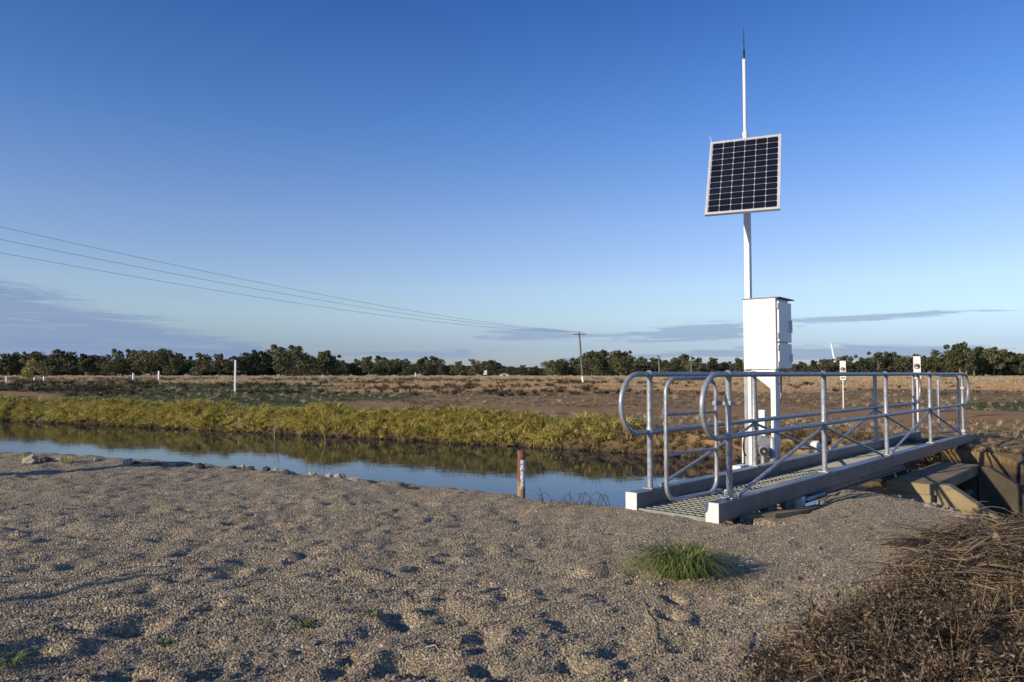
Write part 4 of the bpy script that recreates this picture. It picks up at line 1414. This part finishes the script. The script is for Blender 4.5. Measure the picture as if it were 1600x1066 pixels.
def scatter(name, src, P, scale, rot, kind='stuff', label=None):
    """one object of kind stuff: instances of src on points P"""
    me_ = bpy.data.meshes.new(name)
    P = np.asarray(P, np.float32)
    me_.vertices.add(len(P))
    me_.vertices.foreach_set('co', P.ravel())
    a = me_.attributes.new('iscale', 'FLOAT_VECTOR', 'POINT')
    sc = np.asarray(scale, np.float32)
    if sc.ndim == 1:
        sc = np.repeat(sc[:, None], 3, 1)
    a.data.foreach_set('vector', sc.ravel())
    a = me_.attributes.new('irot', 'FLOAT_VECTOR', 'POINT')
    a.data.foreach_set('vector', np.asarray(rot, np.float32).ravel())
    o = bpy.data.objects.new(name, me_)
    COL.objects.link(o)
    ng = bpy.data.node_groups.new(name, 'GeometryNodeTree')
    ng.interface.new_socket('Geometry', in_out='INPUT', socket_type='NodeSocketGeometry')
    ng.interface.new_socket('Geometry', in_out='OUTPUT', socket_type='NodeSocketGeometry')
    t = NT(ng)
    gi, go = t.N.new('NodeGroupInput'), t.N.new('NodeGroupOutput')
    oi = t.N.new('GeometryNodeObjectInfo')
    oi.inputs['Object'].default_value = src
    oi.inputs['As Instance'].default_value = True
    iop = t.N.new('GeometryNodeInstanceOnPoints')
    r_ = t.N.new('GeometryNodeInputNamedAttribute')
    r_.data_type = 'FLOAT_VECTOR'
    r_.inputs['Name'].default_value = 'irot'
    s_ = t.N.new('GeometryNodeInputNamedAttribute')
    s_.data_type = 'FLOAT_VECTOR'
    s_.inputs['Name'].default_value = 'iscale'
    t.L.new(gi.outputs[0], iop.inputs['Points'])
    t.L.new(oi.outputs['Geometry'], iop.inputs['Instance'])
    t.L.new(r_.outputs[0], iop.inputs['Rotation'])
    t.L.new(s_.outputs[0], iop.inputs['Scale'])
    t.L.new(iop.outputs[0], go.inputs[0])
    md = o.modifiers.new('scatter', 'NODES')
    md.node_group = ng
    return tag(o, label=label, kind=kind)


def rotz(n, tilt=0.15):
    return np.stack([rng.normal(0, tilt, n), rng.normal(0, tilt, n), rng.random(n) * 6.283], -1)


for i_ in range(6):
    xs_, ys_, ss_ = [], [], []
    x = -420 + i_ * 9
    while x < 2020:
        Y_ = rt.uniform(310, 360)
        h_ = px(x, 584 - (584 - outline(min(max(x, 0), 1600))) * rt.uniform(0.62, 0.90), Y=Y_).z
        if i_ % 2:
            Y_ = rt.uniform(262, 300)
            h_ = px(x, 584 - rt.uniform(6, 15), Y=Y_).z
        xs_.append(px(x, 584, Y=Y_).x)
        ys_.append(Y_)
        ss_.append(h_ / 10)
        x += rt.uniform(40, 66)
    s_a = np.array(ss_)
    wd_ = np.array([rt.uniform(1.9, 3.0) if i_ % 2 else rt.uniform(1.3, 1.7) for _ in ss_])
    me_ = protos[((0, 1, 6, 3, 1, 6)[i_], 'olive_dark' if i_ != 3 else 'olive')][1]
    src_ = bpy.data.objects.new('wood_crown', me_)
    scatter('distant_wood' if i_ % 2 == 0 else 'tree_line_bushes', src_, np.stack([xs_, ys_, np.zeros(len(xs_))], -1), np.stack([s_a * wd_, s_a * wd_, s_a], -1), rotz(len(xs_), 0.0))


def uvof(x, y):
    return (x - B0.x) * E_.x + (y - B0.y) * E_.y, (x - B0.x) * Wv.x + (y - B0.y) * Wv.y




# -- pebbles on the gravel: real little stones where they show largest
n = 260000
Y = 2.2 + 9.5 * rng.random(n * 2) ** 2.0
X = (-0.80 + 1.62 * rng.random(n * 2)) * Y
u_, v_ = uvof(X, Y)
dcc = sdf(CANAL, X, Y)
dpp = sdf(PIT, X, Y)
zs_ = zones(X, Y)
ok = (dcc < -0.12) & (dpp < -0.05) & ~((u_ > -0.2) & (v_ > 0.02) & (v_ < 3)) & (rng.random(n * 2) > zs_[5])
ok &= ~((u_ > 4.05) & (v_ > -0.5))
X, Y = X[ok][:n], Y[ok][:n]
Zp = H(X, Y)
for k in range(3):
    mb = MB()
    import bmesh
    bm = bmesh.new()
    bmesh.ops.create_icosphere(bm, subdivisions=1, radius=1.0)
    rd = random.Random(k)
    for vtx in bm.verts:
        vtx.co *= rd.uniform(0.72, 1.12)
        vtx.co.z *= 0.68
    me_ = bpy.data.meshes.new('pebble')
    bm.to_mesh(me_)
    bm.free()
    pm, t, b = newmat('pebble colour')
    oi = t.node('ShaderNodeObjectInfo')
    t.set(b.inputs['Base Color'], t.ramp(oi.outputs['Random'], [(0.0, (0.15, 0.120, 0.078)), (0.35, (0.235, 0.190, 0.128)), (0.65, (0.32, 0.262, 0.180)), (0.92, (0.39, 0.328, 0.235)), (1.0, (0.58, 0.51, 0.39))]))
    b.inputs['Roughness'].default_value = 0.85
    b.inputs['Specular IOR Level'].default_value = 0.2
    me_.materials.append(pm)
    src = bpy.data.objects.new('pebble', me_)
    sl = slice(k, None, 3)
    m_ = len(X[sl])
    sz = 0.0026 + 0.0028 * rng.random(m_) ** 2
    big = rng.random(m_) < 0.012
    sz[big] *= 1.9
    P = np.stack([X[sl], Y[sl], Zp[sl] + sz * 0.25], -1)
    s3_ = sz[:, None] * (0.75 + 0.5 * rng.random((m_, 3)))
    scatter('gravel', src, P, s3_, rotz(m_, 0.5))

# -- rubble beside the headwall
nr = 1500
U = 1.8 + 3.0 * rng.random(nr)
Vv = -0.35 - 1.5 * rng.random(nr)
P = np.array([BP(a, c)[:] for a, c in zip(U, Vv)])
ok = sdf(PIT, P[:, 0], P[:, 1]) < -0.06
ok &= rng.random(nr) < np.clip(0.15 + (U - 2.2) * 0.45, 0.05, 1)
P = P[ok]
P[:, 2] = H(P[:, 0], P[:, 1]) - 0.002
mb = MB()
bm = bmesh.new()
bmesh.ops.create_icosphere(bm, subdivisions=2, radius=1.0)
rd = random.Random(77)
for vtx in bm.verts:
    vtx.co *= rd.uniform(0.75, 1.05)
    vtx.co.z *= 0.6
me_ = bpy.data.meshes.new('rubble_stone')
bm.to_mesh(me_)
bm.free()
me_.materials.append(M['rock'])
scatter('rubble', bpy.data.objects.new('rubble_stone', me_), P, (0.012 + 0.034 * rng.random(len(P)) ** 2.2), rotz(len(P), 0.4))

# -- grass on the far bank
farline = [(-60, 52), (-32, 33), (-16.1, 23.4), (-6.4, 18.5), (0, 15.15), (1.93, 13.95), (4.0, 12.55), (6.4, 11.0)]


def along(n_, d0, d1):
    seg = []
    for (ax, ay), (bx, by) in zip(farline[:-1], farline[1:]):
        seg.append(math.hypot(bx - ax, by - ay))
    cum = np.cumsum([0] + seg)
    s_ = rng.random(n_) * cum[-1]
    i = np.clip(np.searchsorted(cum, s_) - 1, 0, len(seg) - 1)
    q = (s_ - cum[i]) / np.array(seg)[i]
    A = np.array(farline)
    p = A[i] + (A[i + 1] - A[i]) * q[:, None]
    dr = (A[i + 1] - A[i]) / np.array(seg)[i][:, None]
    nr_ = np.stack([-dr[:, 1], dr[:, 0]], -1)
    d = d0 + (d1 - d0) * rng.random(n_)
    p = p + nr_ * d[:, None]
    return p, d


clumps = [blade_clump('bank_grass_clump', M['bankgrass'], 80, 0.13, 0.15, 0.010, 1.3, 900 + k, 4) for k in range(3)]
p, d = along(17000, -0.02, 1.1)
dens = 0.45 + 1.7 * fbm(p[:, 0], p[:, 1], 1.2, 3, 500)
cut = p[:, 0] - 1.5 + 1.0 * vnoise(p[:, 0], p[:, 1], 0.8, 501)
ok = (rng.random(len(p)) < np.clip(dens + 0.45, 0.5, 1)) & (rng.random(len(p)) > ss(cut, -0.8, 1.2))
ok &= (d < 0.75) | (rng.random(len(p)) < 0.35)
p, d = p[ok], d[ok]
zb = H(p[:, 0], p[:, 1])
hump = np.clip(0.5 + 1.4 * fbm(p[:, 0], p[:, 1], 0.9, 2, 510), 0.1, 1.2)
zz_ = np.maximum(zb, WATER) + 0.10 * hump * ss(d, -0.1, 0.35) + 0.02
sc = (0.75 + 0.7 * rng.random(len(p))) * (0.7 + 0.45 * hump)
for k in range(3):
    sl = slice(k, None, 3)
    scatter('bank_grass', clumps[k], np.stack([p[sl, 0], p[sl, 1], zz_[sl]], -1), sc[sl], rotz(len(p[sl]), 0.35))
# brown trailing roots at the waterline and on the bare part
roots = [blade_clump('bank_root_clump', M['bankdry'], 45, 0.10, 0.16, 0.011, 1.3, 950 + k, 3) for k in range(2)]
p, d = along(11000, -0.10, 0.75)
q = ss(p[:, 0] - 0.9, -1.5, 1.0)
ok = (rng.random(len(p)) < np.clip(q, 0.0, 1)) | ((d < 0.05) & (rng.random(len(p)) < 0.95))
p, d = p[ok], d[ok]
zz_ = np.maximum(H(p[:, 0], p[:, 1]), WATER) + 0.01
for k in range(2):
    sl = slice(k, None, 2)
    scatter('bank_roots', roots[k], np.stack([p[sl, 0], p[sl, 1], zz_[sl]], -1), (0.35 + 0.55 * rng.random(len(p[sl]))), rotz(len(p[sl]), 0.5))
# taller straw stems on the bank top
stems = blade_clump('straw_stem_clump', M['straw'], 9, 0.10, 0.38, 0.006, 0.9, 970, 4, 0.25)
p, d = along(420, 0.15, 1.1)
p = p[(p[:, 0] > -14)]
keep = vnoise(p[:, 0], p[:, 1], 1.0, 520) > 0.08
p = p[keep]
scatter('bank_straw', stems, np.stack([p[:, 0], p[:, 1], H(p[:, 0], p[:, 1]) + 0.02], -1), 0.6 + 0.7 * rng.random(len(p)), rotz(len(p), 0.15))
extra = [px(982, 664, Y=14.0), px(1020, 664, Y=13.6), px(975, 664, Y=14.1), px(1028, 665, Y=13.5)]
bright = blade_clump('pale_straw_tuft', M['straw'], 26, 0.09, 0.22, 0.011, 0.8, 971, 3, 0.2)
scatter('pale_straw_tufts', bright, np.array([(e.x, e.y, Hz(e.x, e.y)) for e in extra]), np.full(4, 1.2), rotz(4, 0.1))

# -- field tussocks
tus = blade_clump('tussock', M['straw'], 26, 0.13, 0.24, 0.016, 0.8, 980, 2, 0.2)
redt = blade_clump('red_tussock', M['redstraw'], 26, 0.12, 0.17, 0.016, 0.8, 981, 2, 0.2)
brt = blade_clump('brown_tussock', M['bankdry'], 26, 0.13, 0.12, 0.014, 0.9, 985, 2, 0.2)
grn = blade_clump('green_tussock', M['fieldgreen'], 26, 0.14, 0.10, 0.020, 0.9, 982, 2, 0.3)
shr = blade_clump('dark_shrub_clump', M['shrub'], 60, 0.28, 0.32, 0.045, 0.8, 983, 2, 0.1)


def fieldpts(n_, y0, y1, pw=1.6):
    Y = y0 + (y1 - y0) * rng.random(n_) ** pw
    X = (-0.78 + 1.56 * rng.random(n_)) * Y
    dc_ = sdf(CANAL, X, Y)
    u_, v_ = uvof(X, Y)
    far_ = (v_ + 0.55 * u_ > 4.5) | (u_ > 6.9)
    return X, Y, far_ & (dc_ < -0.9) & (sdf(PIT, X, Y) < -1.0)


X, Y, ok = fieldpts(120000, 11, 230, 1.75)
zz = zones(X, Y)
nz = fbm(X, Y, 3.0, 3, 600)
r_ = rng.random(len(X))
notrack = zz[1] < 0.35
mS = ok & notrack & (nz > -0.12) & (r_ < 0.025 + 0.75 * zz[2] + 0.05 * (Y < 22))
mW = ok & notrack & (zz[2] < 0.5) & (zz[3] < 0.5) & (zz[4] < 0.5) & (rng.random(len(X)) < 0.4)
mR = ok & notrack & (nz > -0.1) & ~mS & (r_ < 0.05 + 0.8 * zz[3])
mG = ok & notrack & ~mS & ~mR & (r_ < 0.04 + 0.55 * zz[4])
dn_ = fbm(X, Y, 7.0, 3, 640)
mB_ = ok & notrack & (rng.random(len(X)) < (0.010 + 0.10 * (dn_ > 0.2)) * np.clip(0.75 - 2.2 * (X / Y), 0.12, 1.3)) & (Y > 36) & (Y < 130)
for nm, src, mk, s0 in (('dry_grass', tus, mS, 1.0), ('reddish_grass', redt, mR, 1.0), ('field_herbs', grn, mG, 1.0), ('low_shrubs', shr, mB_, 0.85), ('brown_grass', brt, mW, 0.8)):
    xx, yy = X[mk], Y[mk]
    if len(xx):
        scatter(nm, src, np.stack([xx, yy, H(xx, yy, False)], -1), s0 * (0.6 + 0.8 * rng.random(len(xx))) * np.interp(yy, [12, 24, 60, 100], [0.38, 0.5, 0.75, 1.0]) * (1 + yy / 160), rotz(len(xx), 0.1))

# -- dry weeds bottom right
def weedmask(X, Y):
    u_, v_ = uvof(X, Y)
    xp = 800 + FPX * X / Y
    e = sdf(WEEDS, X, Y) + 0.34 * fbm(X, Y, 0.55, 3, 700) - 0.04
    return (e > 0) & (sdf(PIT, X, Y) < -0.02) & (u_ < 4.2)


n = 9000
Y = 2.1 + 6.5 * rng.random(n) ** 1.3
X = 0.4 + 7 * rng.random(n)
ok = weedmask(X, Y) & (X / Y < 0.95)
X, Y = X[ok], Y[ok]
print('weed candidates', len(X))
for k in range(4):
    src = weed_plant('dry_weed', 40 + k, 0.26)
    sl = slice(k, min(len(X), 4200), 4)
    xx, yy = X[sl], Y[sl]
    kp_ = (rng.random(len(xx)) < np.where(yy > 4.2, 0.14, 0.50)) & (vnoise(xx, yy, 0.35, 720) > -0.22)
    xx, yy = xx[kp_], yy[kp_]
    low_ = np.where(yy > 4.2, 0.7, 0.9) * (0.55 + 0.6 * (vnoise(xx, yy, 0.5, 730) + 0.5))
    scatter('dry_weeds', src, np.stack([xx, yy, H(xx, yy)], -1), (0.5 + 0.8 * rng.random(len(xx))) * low_, rotz(len(xx), 0.25))
# taller pale stalks standing out of the weeds
stk_ = blade_clump('weed_stalk_clump', M['mat'], 5, 0.06, 0.30, 0.0035, 0.9, 975, 4, 0.1)
kk_ = rng.random(len(X)) < 0.05
scatter('dry_stalks', stk_, np.stack([X[kk_], Y[kk_], H(X[kk_], Y[kk_])], -1), 0.5 + 0.7 * rng.random(int(kk_.sum())), rotz(int(kk_.sum()), 0.3))
# flattened reeds: long blades lying down, mostly pointing along the slope
mats = []
for k in range(3):
    rg = np.random.default_rng(60 + k)
    vs, fs = [], []
    for i in range(26):
        a = rg.normal(0, 0.75)
        L = rg.uniform(0.15, 0.5)
        c = rg.normal(0, 0.10, 2)
        ww = rg.uniform(0.0012, 0.0036)
        kk = len(vs)
        z0 = rg.uniform(0.0, 0.05)
        bend = rg.normal(0, 0.45)
        for q in np.linspace(0, 1, 5):
            xx = c[0] + math.cos(a + bend * q) * L * (q - 0.5)
            yy = c[1] + math.sin(a + bend * q) * L * (q - 0.5)
            z_ = z0 + 0.03 * math.sin(q * 3.1)
            vs += [(xx, yy - ww, z_), (xx, yy + ww, z_ + ww * 0.8)]
        for s_ in range(4):
            fs.append((kk + 2 * s_, kk + 2 * s_ + 1, kk + 2 * s_ + 3, kk + 2 * s_ + 2))
    mats.append(bpy.data.objects.new('reed_bundle', np_mesh('reed_bundle', vs, fs, M['mat'])))
sel = (rng.random(len(X)) < np.where(Y > 4.0, 0.95, 0.22))
xx, yy = X[sel], Y[sel]
for k in range(3):
    sl = slice(k, None, 3)
    a, c = xx[sl], yy[sl]
    rr = rotz(len(a), 0.18)
    rr[:, 2] = rng.normal(-0.15, 0.45, len(a)) + 3.14159 * (rng.random(len(a)) > 0.5)
    scatter('flattened_reeds', mats[k], np.stack([a, c, H(a, c) + 0.005], -1), (0.6 + 0.6 * rng.random(len(a))) * np.where(c > 4.0, 1.0, 0.6), rr)

# -- green tufts on the gravel (things)


def tuft(x, y, scale, lab, n_=220, name='grass_tuft', mat='tuft', h=0.13, rad=0.17, w_=0.0065, seed=1, droop=1.25, z=0.0, cat='grass tuft'):
    g = hit(x, y)
    o = blade_clump(name, M[mat], n_, rad * scale, h * scale, w_, droop, seed, 5)
    COL.objects.link(o)
    o.location = (g.x, g.y, Hz(g.x, g.y) - 0.005)
    return tag(o, lab, cat)


tuft(1064, 899, 1.0, 'large green grass tuft growing out of the gravel before the footbridge', 620, h=0.24, rad=0.20, seed=31, w_=0.0095)
tuft(257, 1006, 1, 'small bright green sprout in the gravel at the lower left', 34, 'sprout', 'sprout', 0.035, 0.035, 0.006, 32, cat='sprout')
tuft(476, 984, 1, 'bright green sprout in the gravel right of the lower left one', 40, 'sprout', 'sprout', 0.04, 0.045, 0.006, 33, cat='sprout')
tuft(582, 962, 1, 'flat green sprout in the gravel below the middle of the canal edge', 34, 'sprout', 'sprout', 0.022, 0.05, 0.006, 34, cat='sprout')
tuft(412, 975, 1, 'faint green sprout left of the bright one in the gravel', 22, 'sprout', 'sprout', 0.02, 0.045, 0.006, 35, cat='sprout')
tuft(378, 915, 1, 'dull green sprout in the gravel left of centre', 20, 'sprout', 'sprout', 0.022, 0.045, 0.006, 36, cat='sprout')
tuft(14, 1044, 1, 'grass sprout in the bottom left corner of the gravel', 60, 'sprout', 'tuft', 0.05, 0.07, 0.006, 37, cat='sprout')
tuft(1330, 930, 1, 'small green herb at the edge of the dry weeds', 40, 'sprout', 'tuft', 0.05, 0.07, 0.006, 38, cat='sprout')
tuft(42, 719, 1, 'pale green herb between rocks on the canal edge at far left', 46, 'sprout', 'tuft', 0.16, 0.10, 0.012, 39, cat='herb')
tuft(105, 722, 1, 'low green herb on the canal edge right of the first rocks', 46, 'sprout', 'tuft', 0.10, 0.11, 0.014, 40, cat='herb')
tuft(800, 722, 1, 'thin herb growing right at the water beside the rusty post', 6, 'sprout', 'shrub', 0.05, 0.03, 0.004, 41, cat='herb') if False else None

# reeds at the water edge
rs = random.Random(4)


def reed(x, y, hpx, lean_px, lab, nb=2, mat='tuft'):
    g = hit(x, y)
    g = g + Vector((g.x, g.y, 0)).normalized() * 0.22
    k = g.y / FPX
    m = MB()
    for i in range(nb):
        dx_ = (lean_px + rs.uniform(-3, 3)) * k
        h_ = hpx * k * rs.uniform(0.75, 1)
        p = [Vector((g.x + dx_ * q * q + i * 0.02, g.y + 0.02 * i, -0.35 + (h_ + 0.15) * q)) for q in (0, 0.35, 0.7, 1)]
        m.tube(p, [0.005, 0.0075, 0.005, 0.001], 5)
    o = m.build('reed', M[mat])
    return tag(o, lab, 'reed', 'reeds at the near canal edge')


reed(508, 738, 26, -10, 'single green reed leaning left in front of the canal water', 2)
reed(428, 733, 34, 5, 'pale reed stems standing in the water left of the leaning reed', 3, 'straw')
reed(512, 690, 20, -3, 'short pale stem by the far bank in the water', 1, 'straw')
m = MB()
rs = random.Random(9)
g0 = hit(918, 794)
g0 += Vector((0, 0.05, 0))
for i in range(26):
    bx = g0.x + rs.uniform(-0.35, 0.2)
    by = g0.y + rs.uniform(0.0, 0.2) - (bx - g0.x) * 0.3
    a = rs.uniform(0, 3.14)
    L = rs.uniform(0.07, 0.17)
    p = []
    for q in range(6):
        s_ = q / 5
        p.append(Vector((bx + math.cos(a) * L * s_ * 0.9, by + math.sin(a) * L * s_ * 0.3, -0.03 + 0.02 + L * 0.9 * math.sin(s_ * 2.4) + rs.uniform(-0.005, 0.005))))
    m.tube(p, [0.0035, 0.003, 0.003, 0.0025, 0.002, 0.001], 4)
tag(m.build('dead_twigs', M['twig']), 'tangle of dark dead twigs sticking up at the canal edge left of the bridge', 'twigs')

# rocks along the near canal edge
rk = [(46, 718, 24, 12, 'rock', 'large pale rock at the canal edge farthest left'), (70, 719, 20, 10, 'rock_dark', 'large dark rock right beside the large pale one'),
      (92, 717, 13, 7, 'rock', 'pale rock left of the low green herb'), (149, 718, 10, 7, 'rock', 'small brown rock alone right of the low green herb'),
      (199, 721, 14, 10, 'rock', 'pointed pale rock in the left part of the canal edge'), (212, 723, 13, 5, 'rock_dark', 'flat dark rock right of the pointed pale one'),
      (243, 725, 15, 6, 'rock_dark', 'low dark rock at the tip of the long shadow'), (267, 726, 15, 6, 'rock', 'low pale rock right of the long shadow tip'),
      (289, 727, 18, 5, 'rock_dark', 'long low dark rock, left one of two'), (311, 728, 23, 5, 'rock_dark', 'long low dark rock, right one of two'),
      (361, 730, 14, 5, 'rock_dark', 'dark flat rock left of the small white rock'), (378, 729, 8, 7, 'rock', 'small white rock left of the pale reed stems'),
      (391, 731, 10, 5, 'rock_dark', 'small dark rock touching the small white one'), (415, 733, 16, 7, 'rock_dark', 'dark rock at the foot of the pale reed stems'),
      (430, 735, 9, 5, 'rock', 'small pale rock right of the pale reed stems'), (447, 737, 14, 5, 'rock_dark', 'dark low rock between the reed stems and the leaning reed'),
      (487, 741, 13, 5, 'rock', 'pale low rock left of the leaning reed'), (513, 743, 12, 7, 'rock', 'brown rock at the foot of the leaning reed'),
      (530, 743, 17, 8, 'rock', 'pale block-shaped rock right of the leaning reed'), (552, 748, 24, 5, 'rock', 'long flat brown rock right of the pale block'),
      (578, 752, 12, 3, 'rock_dark', 'flat dark rock right of the long flat brown one'), (643, 763, 22, 4, 'rock_dark', 'flat dark stone alone at the canal edge left of the rusty post')]
for i, (x, y, wp_, hp_, mk, lab) in enumerate(rk):
    g = hit(x, y + hp_ * 0.45)
    k = g.y / FPX
    bm = bmesh.new()
    bmesh.ops.create_icosphere(bm, subdivisions=2, radius=1.0)
    rd = random.Random(500 + i)
    for vtx in bm.verts:
        c = vtx.co
        f_ = 1 + 0.28 * math.sin(c.x * 3 + i) * math.cos(c.y * 2.7 + i * 2) + rd.uniform(-0.10, 0.10)
        vtx.co = Vector((round(c.x * f_ * 2.6) / 2.6 * 0.5 + c.x * f_ * 0.5, c.y * f_, c.z * f_))
    me_ = bpy.data.meshes.new('rock')
    bm.to_mesh(me_)
    bm.free()
    me_.materials.append(M[mk])
    o = link_mesh('rock', me_)
    o.scale = (wp_ * k / 2 * 1.05, wp_ * k / 2 * 0.8, hp_ * k / 2 * 1.25)
    o.rotation_euler = (rd.uniform(-0.2, 0.2), rd.uniform(-0.2, 0.2), -0.5 + rd.uniform(-0.3, 0.3))
    o.location = (g.x, g.y + 0.02, g.z + hp_ * k * 0.22)
    tag(o, lab, 'rock', 'rocks along the near canal edge')

# weathered stake in the weeds and a few fallen sticks
g = hit(1559, 872)
m = MB()
m.tube([(g.x, g.y, g.z - 0.3), (g.x + 0.01, g.y, g.z + 0.03), (g.x - 0.005, g.y, px(1559, 832, Y=g.y).z - 0.03), (g.x - 0.005, g.y, px(1559, 832, Y=g.y).z)], [0.03, 0.028, 0.024, 0.012], 9)
tag(m.build('stump', M['timber']), 'weathered brown stake standing in the dry reeds at the right', 'stake')
for (xa, ya, xb, yb, lab) in ((1150, 1000, 1128, 1062, 'thin pale straw stalk at the bottom edge left of the weeds'), (1420, 908, 1560, 936, 'long pale stick lying across the dry reeds'),
                              (665, 1018, 686, 1024, 'short reddish twig lying on the gravel at the bottom'), (1005, 945, 1030, 1030, 'thin straw stalk lying on the gravel below the tuft')):
    a, c = hit(xa, ya), hit(xb, yb)
    zz0 = 0.04 if xa > 1100 else 0.008
    a.z, c.z = Hz(a.x, a.y) + zz0, Hz(c.x, c.y) + zz0
    mid = (a + c) / 2 + Vector((0.01, 0.01, 0.012))
    r0 = 0.0035
    tag(MB().tube([a, mid, c], [r0, r0 * 0.9, r0 * 0.5], 6).build('stick', M['straw']), lab, 'stick')
print('scene built')
